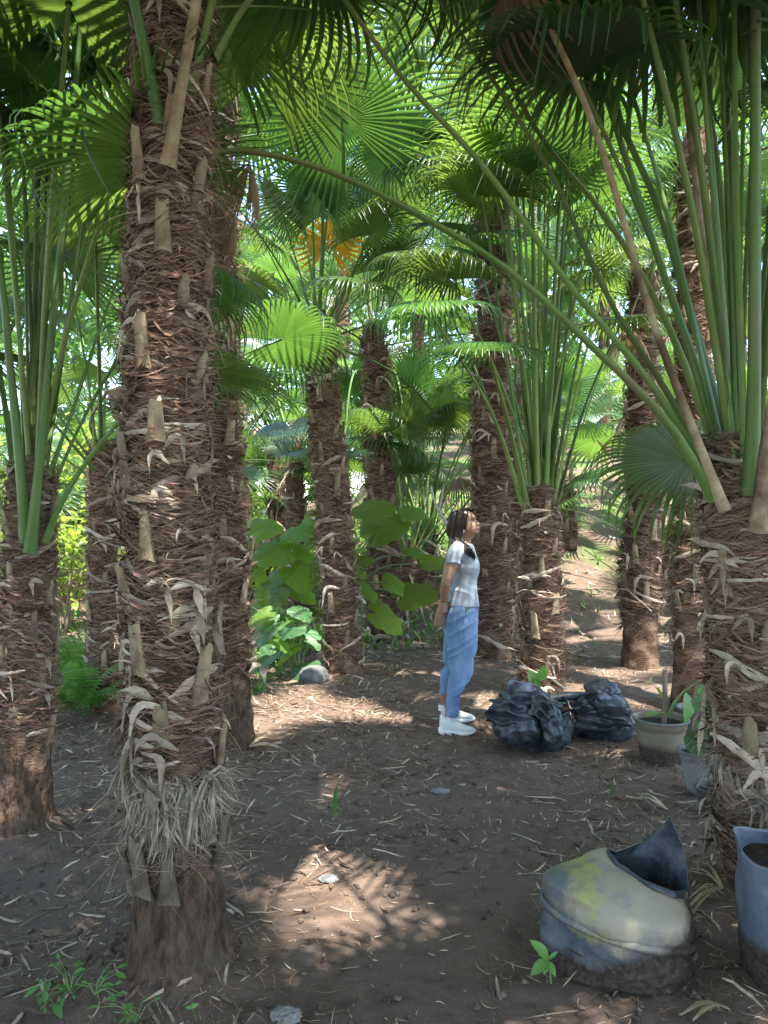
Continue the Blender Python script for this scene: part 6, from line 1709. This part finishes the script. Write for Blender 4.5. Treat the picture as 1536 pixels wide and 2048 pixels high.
    def patch(name, x0, x1, y0, y1, off, mat, slant=0):
        g = [[hip(x + slant * (y - y0), y, off) for x in np.linspace(x0, x1, 7)] for y in np.linspace(y0, y1, 6)]
        mb = MB(); mb.grid(np.array(g)); o = link(name, mb.mesh(name, True), mat, jeans); solidify(o, 0.004)
    patch('pocket_lining', 931, 949, 1206, 1221, 0.007, MAT['pouch'], -0.08)
    patch('pocket_tag', 937, 944, 1219, 1224, 0.009, MAT['eye'], 0.3)
    def seam(pts, r=0.0016):
        mb = MB(); mb.tube(cat_rom(pts, 14), r, 5, False); link('seam', mb.mesh('seam', True), MAT['denim_seam'], jeans)
    seam([hip(x, y, 0.0035) for x, y in ((897, 1221), (905, 1221.5), (914, 1222))])
    seam([hip(x, y, 0.0035) for x, y in ((897, 1221), (897.5, 1234), (899, 1246), (905, 1249))])
    seam([hip(x, y, 0.0035) for x, y in ((914, 1222), (914, 1234), (912, 1245), (905, 1249))])
    seam([hip(x, y, 0.0035) for x, y in ((926, 1208), (926.5, 1225), (927, 1250), (927, 1270))])
    # ---- shoes
    for s, dy, hx in ((-1, -0.150, 878.5), (1, 0.190, 881.5)):
        Yf = YW + dy
        x0 = (hx - 768) * Yf / F_PX
        gz = g1(x0 + 0.12, Yf) - 0.004
        def shoe(rows, n=2.4):
            V = []
            for u, zb, zt, hw in rows:
                c, q = np.cos(A), np.sin(A)
                V.append(np.stack([np.full(len(A), x0 + u * 0.255 - f0.x), Yf - f0.y + hw * np.sign(c) * np.abs(c) ** (2 / n), gz - f0.z + (zb + zt) / 2 + (zt - zb) / 2 * np.sign(q) * np.abs(q) ** (2 / n)], 1))
            return np.array(V)
        mb = MB()
        mb.grid(shoe([(0.01, 0.035, 0.105, 0.020), (0.035, 0.02, 0.128, 0.032), (0.10, 0.015, 0.135, 0.036), (0.20, 0.015, 0.122, 0.038), (0.30, 0.015, 0.118, 0.040), (0.42, 0.015, 0.106, 0.042), (0.55, 0.015, 0.086, 0.044), (0.68, 0.017, 0.070, 0.046), (0.80, 0.02, 0.060, 0.045), (0.90, 0.024, 0.052, 0.038), (0.97, 0.03, 0.044, 0.024)]), True, True)
        so = link('shoe', mb.mesh('shoe', True), MAT['shoe'], root)
        mb = MB()
        mb.grid(shoe([(-0.025, 0.028, 0.044, 0.022), (0.0, 0.014, 0.052, 0.034), (0.06, 0.004, 0.050, 0.041), (0.18, 0.0, 0.046, 0.043), (0.4, 0.0, 0.040, 0.045), (0.6, 0.0, 0.036, 0.049), (0.78, 0.003, 0.034, 0.049), (0.90, 0.012, 0.034, 0.042), (0.98, 0.022, 0.036, 0.026), (1.005, 0.028, 0.035, 0.012)], 3.2), True, True)
        sl = link('sole', mb.mesh('sole', True), MAT['sole'], so)
        mb = MB()
        for k in range(6):
            u = 0.10 + 0.085 * k
            xx = x0 + u * 0.255 - f0.x
            mb.box((xx, Yf - f0.y - (0.0425 + 0.002 * (k > 2)), gz - f0.z + 0.020), (0.024, 0.006, 0.0035), Matrix.Rotation(0.45, 3, 'Y'))
        link('sole_groove', mb.mesh('sole_groove'), MAT['groove'], so)
        mb = MB(); ax = (897 - 768) * YW / F_PX if s < 0 else (890.5 - 768) * YW / F_PX
        mb.tube([(ax - f0.x + 0.004, Yf - f0.y, gz - f0.z + 0.09), (ax - f0.x, Yf - f0.y, gz - f0.z + 0.122), (ax - f0.x, Yf - f0.y, gz - f0.z + 0.132)], [0.040, 0.036, 0.0345], 20, False)
        link('sock', mb.mesh('sock', True), MAT['shoe'], root)

    # ---- hair: a cap and many locks
    hm = MB()
    V = []
    for py, xb, xf, hw, bp, bw in hrows[:17]:
        th0 = np.interp(py, [1022, 1026, 1030, 1036, 1044, 1054, 1064], [0.75, 0.80, 0.92, 1.12, 1.22, 1.38, 1.6])
        a = np.linspace(th0, 2 * math.pi - th0, 48)
        c, q = np.cos(a), np.sin(a)
        off = 0.013
        cx = (xb + xf) / 2; aa_ = (xf - xb) / 2 + off / KW
        x = cx + aa_ * np.sign(c) * np.abs(c) ** 0.92; y = (hw + off) * np.sign(q) * np.abs(q) ** 0.86
        V.append(np.stack([(x - 768) * KW - f0.x, YW + y - f0.y, np.full(48, CAM_H - (py - 3.2 - 1024) * KW - f0.z)], 1))
    V = [turn(v) for v in V]
    hm.grid(np.array(V)[::-1], False)
    top = W(929, 1018.4, 0.0)
    hm.grid(np.stack([V[0], np.repeat(turn(top)[None], 48, 0)]), False)
    r = np.random.default_rng(8)
    for k in range(560):
        s = -1 if k % 2 == 0 else 1
        u = r.random()                      # 0 front of the ear, 1 back of the head
        h = 0.0755 + r.uniform(0.012, 0.021)
        x0 = 941 - 13 * u + r.normal() * 0.8
        if u < 0.78:
            x1 = min(939.0, 941 - 34 * (u / 0.78)) - 1.5
            pts = []
            for f in (0.0, 0.3, 0.6, 0.85, 1.0):
                a = f * math.pi / 2
                pts.append(W(x0 + (x1 - x0) * f ** 1.5, 1043 - 25.6 * math.cos(a), s * (0.006 + (h - 0.006) * math.sin(a))))
            pts.append(W(x1 - 4.0 - 1.0 * u, 1060, s * (h - 0.002)))
            if u < 0.48:
                e = u / 0.48
                ye = 1114 - 8 * e + r.normal() * 2.5
                pts += [W(928 - 9 * e + r.normal() * 1.2, 1079, s * 0.105), W(943 - 17 * e + r.normal() * 1.6, 1097, s * (0.172 + 0.012 * r.random())),
                        W(951 - 12 * e + r.normal() * 1.6, ye, s * (0.145 + 0.035 * e + 0.010 * r.random()))]
            else:
                e = (u - 0.48) / 0.30
                pts += [W(911 - 6 * e + r.normal(), 1078, s * (0.092 + 0.004 * r.normal())), W(902.0 - 2 * e + r.normal() * 0.8, 1092 + r.normal() * 2, s * (0.165 - 0.05 * e)),
                        W(898.0 - 1.5 * e + r.normal() * 0.8, 1106 + r.normal() * 3, s * (0.175 - 0.06 * e))]
        else:
            w = r.uniform(0, 1)
            pts = [W(x0, 1018.4, s * 0.006), W(914, 1022.5, s * 0.04 * w), W(905.0, 1038, s * 0.055 * w), W(903.0, 1060, s * 0.06 * w), W(901.0, 1080, s * 0.07 * w), W(899.0, 1094, s * 0.08 * w), W(898.0 + r.normal() * 0.6, 1104 + r.normal() * 3, s * 0.09 * w)]
        q = turn(cat_rom(pts, 18)) + r.normal(size=(18, 3)) * 0.0006
        if k % 6 == 0:
            hm.tube(q + r.normal(size=3) * 0.005 * np.linspace(0.2, 1.5, 18)[:, None], 0.0011, 3, False)
        hm.tube(q, np.interp(np.linspace(0, 1, 18), [0, 0.15, 0.6, 1], [0.0025, 0.0046, 0.0040, 0.0007]) * r.uniform(0.75, 1.15), 5, False)
    ho = link('hair', hm.mesh('hair', True), MAT['hair'], root)
woman()
# ------------------------------------------------------------------ which fronds were cut away: sun comes through where the photograph shows it, and the view is open where it is
def open_crowns():
    dg = bpy.context.evaluated_depsgraph_get(); dg.update()
    gone = set()
    def gpt(px, py):
        q = ground_at(px, py); q.z = g1(q.x, q.y) + 0.02; return q
    def frond_of(ob):
        if not ob.name.startswith(('leaf_blade', 'dead_leaf_blade', 'frond')) or ob.name in HERO: return None
        fr = ob if ob.name.startswith('frond') else ob.parent
        return None if fr is None or fr.name in HERO else fr.name
    def blockers(o, d, dist=60.0):
        """(cut-able fronds on the way, something else is on the way)"""
        out, hard = set(), False
        o = o + d * 0.05
        left = dist - 0.05
        for step in range(26):
            hit, loc, nor, idx, ob, mw = SC.ray_cast(dg, o, d, distance=left)
            if not hit: break
            f = frond_of(ob)
            if f: out.add(f)
            else: hard = True
            left -= (loc - o).length + 0.01
            o = loc + d * 0.01
            if left <= 0: break
        return out, hard
    # free sight lines from the camera
    for px, py, Y in ((640, 450, 8.2), (680, 440, 8.2), (700, 470, 8.2), (660, 470, 8.2), (813, 842, 8.2), (820, 800, 8.2), (985, 520, 7.9), (985, 650, 7.9), (985, 800, 7.9), (664, 950, 6.8),
                      (757, 950, 8.9), (500, 370, 4.4), (520, 420, 4.4), (500, 430, 4.4), (600, 1060, 6.6), (560, 1110, 6.6), (780, 1040, 6.6), (850, 1120, 6.6), (1390, 420, 5.6), (1390, 520, 5.6), (1288, 760, 7.4),
                      (205, 980, 6.0), (930, 1060, 5.3), (1150, 1150, 8), (1200, 1200, 8), (700, 560, 6.5), (720, 600, 6.5), (690, 240, 5.3), (1040, 180, 5.6), (1000, 120, 5.6), (1150, 1120, 13), (1200, 1130, 13), (1180, 1180, 11), (1220, 1165, 12), (1160, 1150, 12), (1190, 1100, 14), (1190, 90, 4.5), (1140, 130, 4.5), (1230, 40, 4.5)):
        t = P(px, py, Y); d = t - cam.location
        gone |= blockers(cam.location.copy(), d.normalized(), d.length)[0]
    # single places that the sun reaches
    spots = [gpt(*q) for q in ((985, 1402), (1200, 1374), (1320, 1372), (1200, 1265), (740, 1332), (620, 1342), (1180, 1175), (870, 1070), (890, 1100), (540, 1430))]
    spots += [P(*q) + Vector((0, -0.02, 0)) for q in ((700, 1320, 7.1), (1000, 1270, 8.1), (1295, 1240, 7.5), (590, 1080, 7.0), (800, 1040, 7.0), (540, 1100, 7.0), (850, 1120, 7.0), (560, 1150, 7.0), (530, 1090, 7.0), (770, 1060, 7.0), (860, 1010, 7.0), (700, 800, 11), (640, 900, 11), (900, 900, 12), (1000, 900, 12), (560, 800, 10), (1150, 850, 11), (1230, 800, 11), (720, 1000, 10), (815, 830, 8.5), (650, 470, 8.6), (1180, 100, 4.5), (100, 150, 3.2), (130, 1130, 9.5), (520, 950, 11), (820, 1000, 11.5))]
    for c in spots:
        for off in ((0, 0, 0), (0.1, 0, 0), (-0.1, 0, 0)):
            gone |= blockers(c + Vector(off), SUN_DIR)[0]
    # the near soil: choose the cuts that light the pale streak and little else
    rays = []
    for py in range(1500, 2047, 34):
        for px in range(20, 1520, 62):
            b, hard = blockers(gpt(px, py), SUN_DIR)
            b -= gone
            if hard: continue
            want = (abs(py - (1752 - 0.06 * (px - 440))) < 38 and 420 < px < 980) 
            rays.append((b, want))
    for px, py in ((300, 1190), (330, 1220), (350, 1250), (370, 1210)):
        b, hard = blockers(P(px, py, 2.45) + Vector((0, -0.02, 0)), SUN_DIR)
        if not hard: rays += [(b - gone, True)] * 3
    cut = set()
    def score(c):
        s = 0.0
        for b, want in rays:
            if b <= c: s += 2.0 if want else -5.0
        return s
    best = score(cut); 
    cands = [frozenset(b) for b, w in rays if w and b]
    for it in range(4):
        top = None
        for c in set(cands):
            sc = score(cut | c)
            if sc > best + 0.5 and (top is None or sc > top[0]): top = (sc, c)
        if top is None: break
        best, cut = top[0], cut | top[1]
    lit = [w for b, w in rays if b <= cut]
    print('cuts', len(gone), len(cut), 'lit wanted', sum(lit), 'of', sum(w for b, w in rays), 'unwanted', len(lit) - sum(lit))
    gone |= cut
    for n in gone:
        fr = bpy.data.objects[n]
        for ch in list(fr.children): bpy.data.objects.remove(ch)
        bpy.data.objects.remove(fr)
open_crowns()
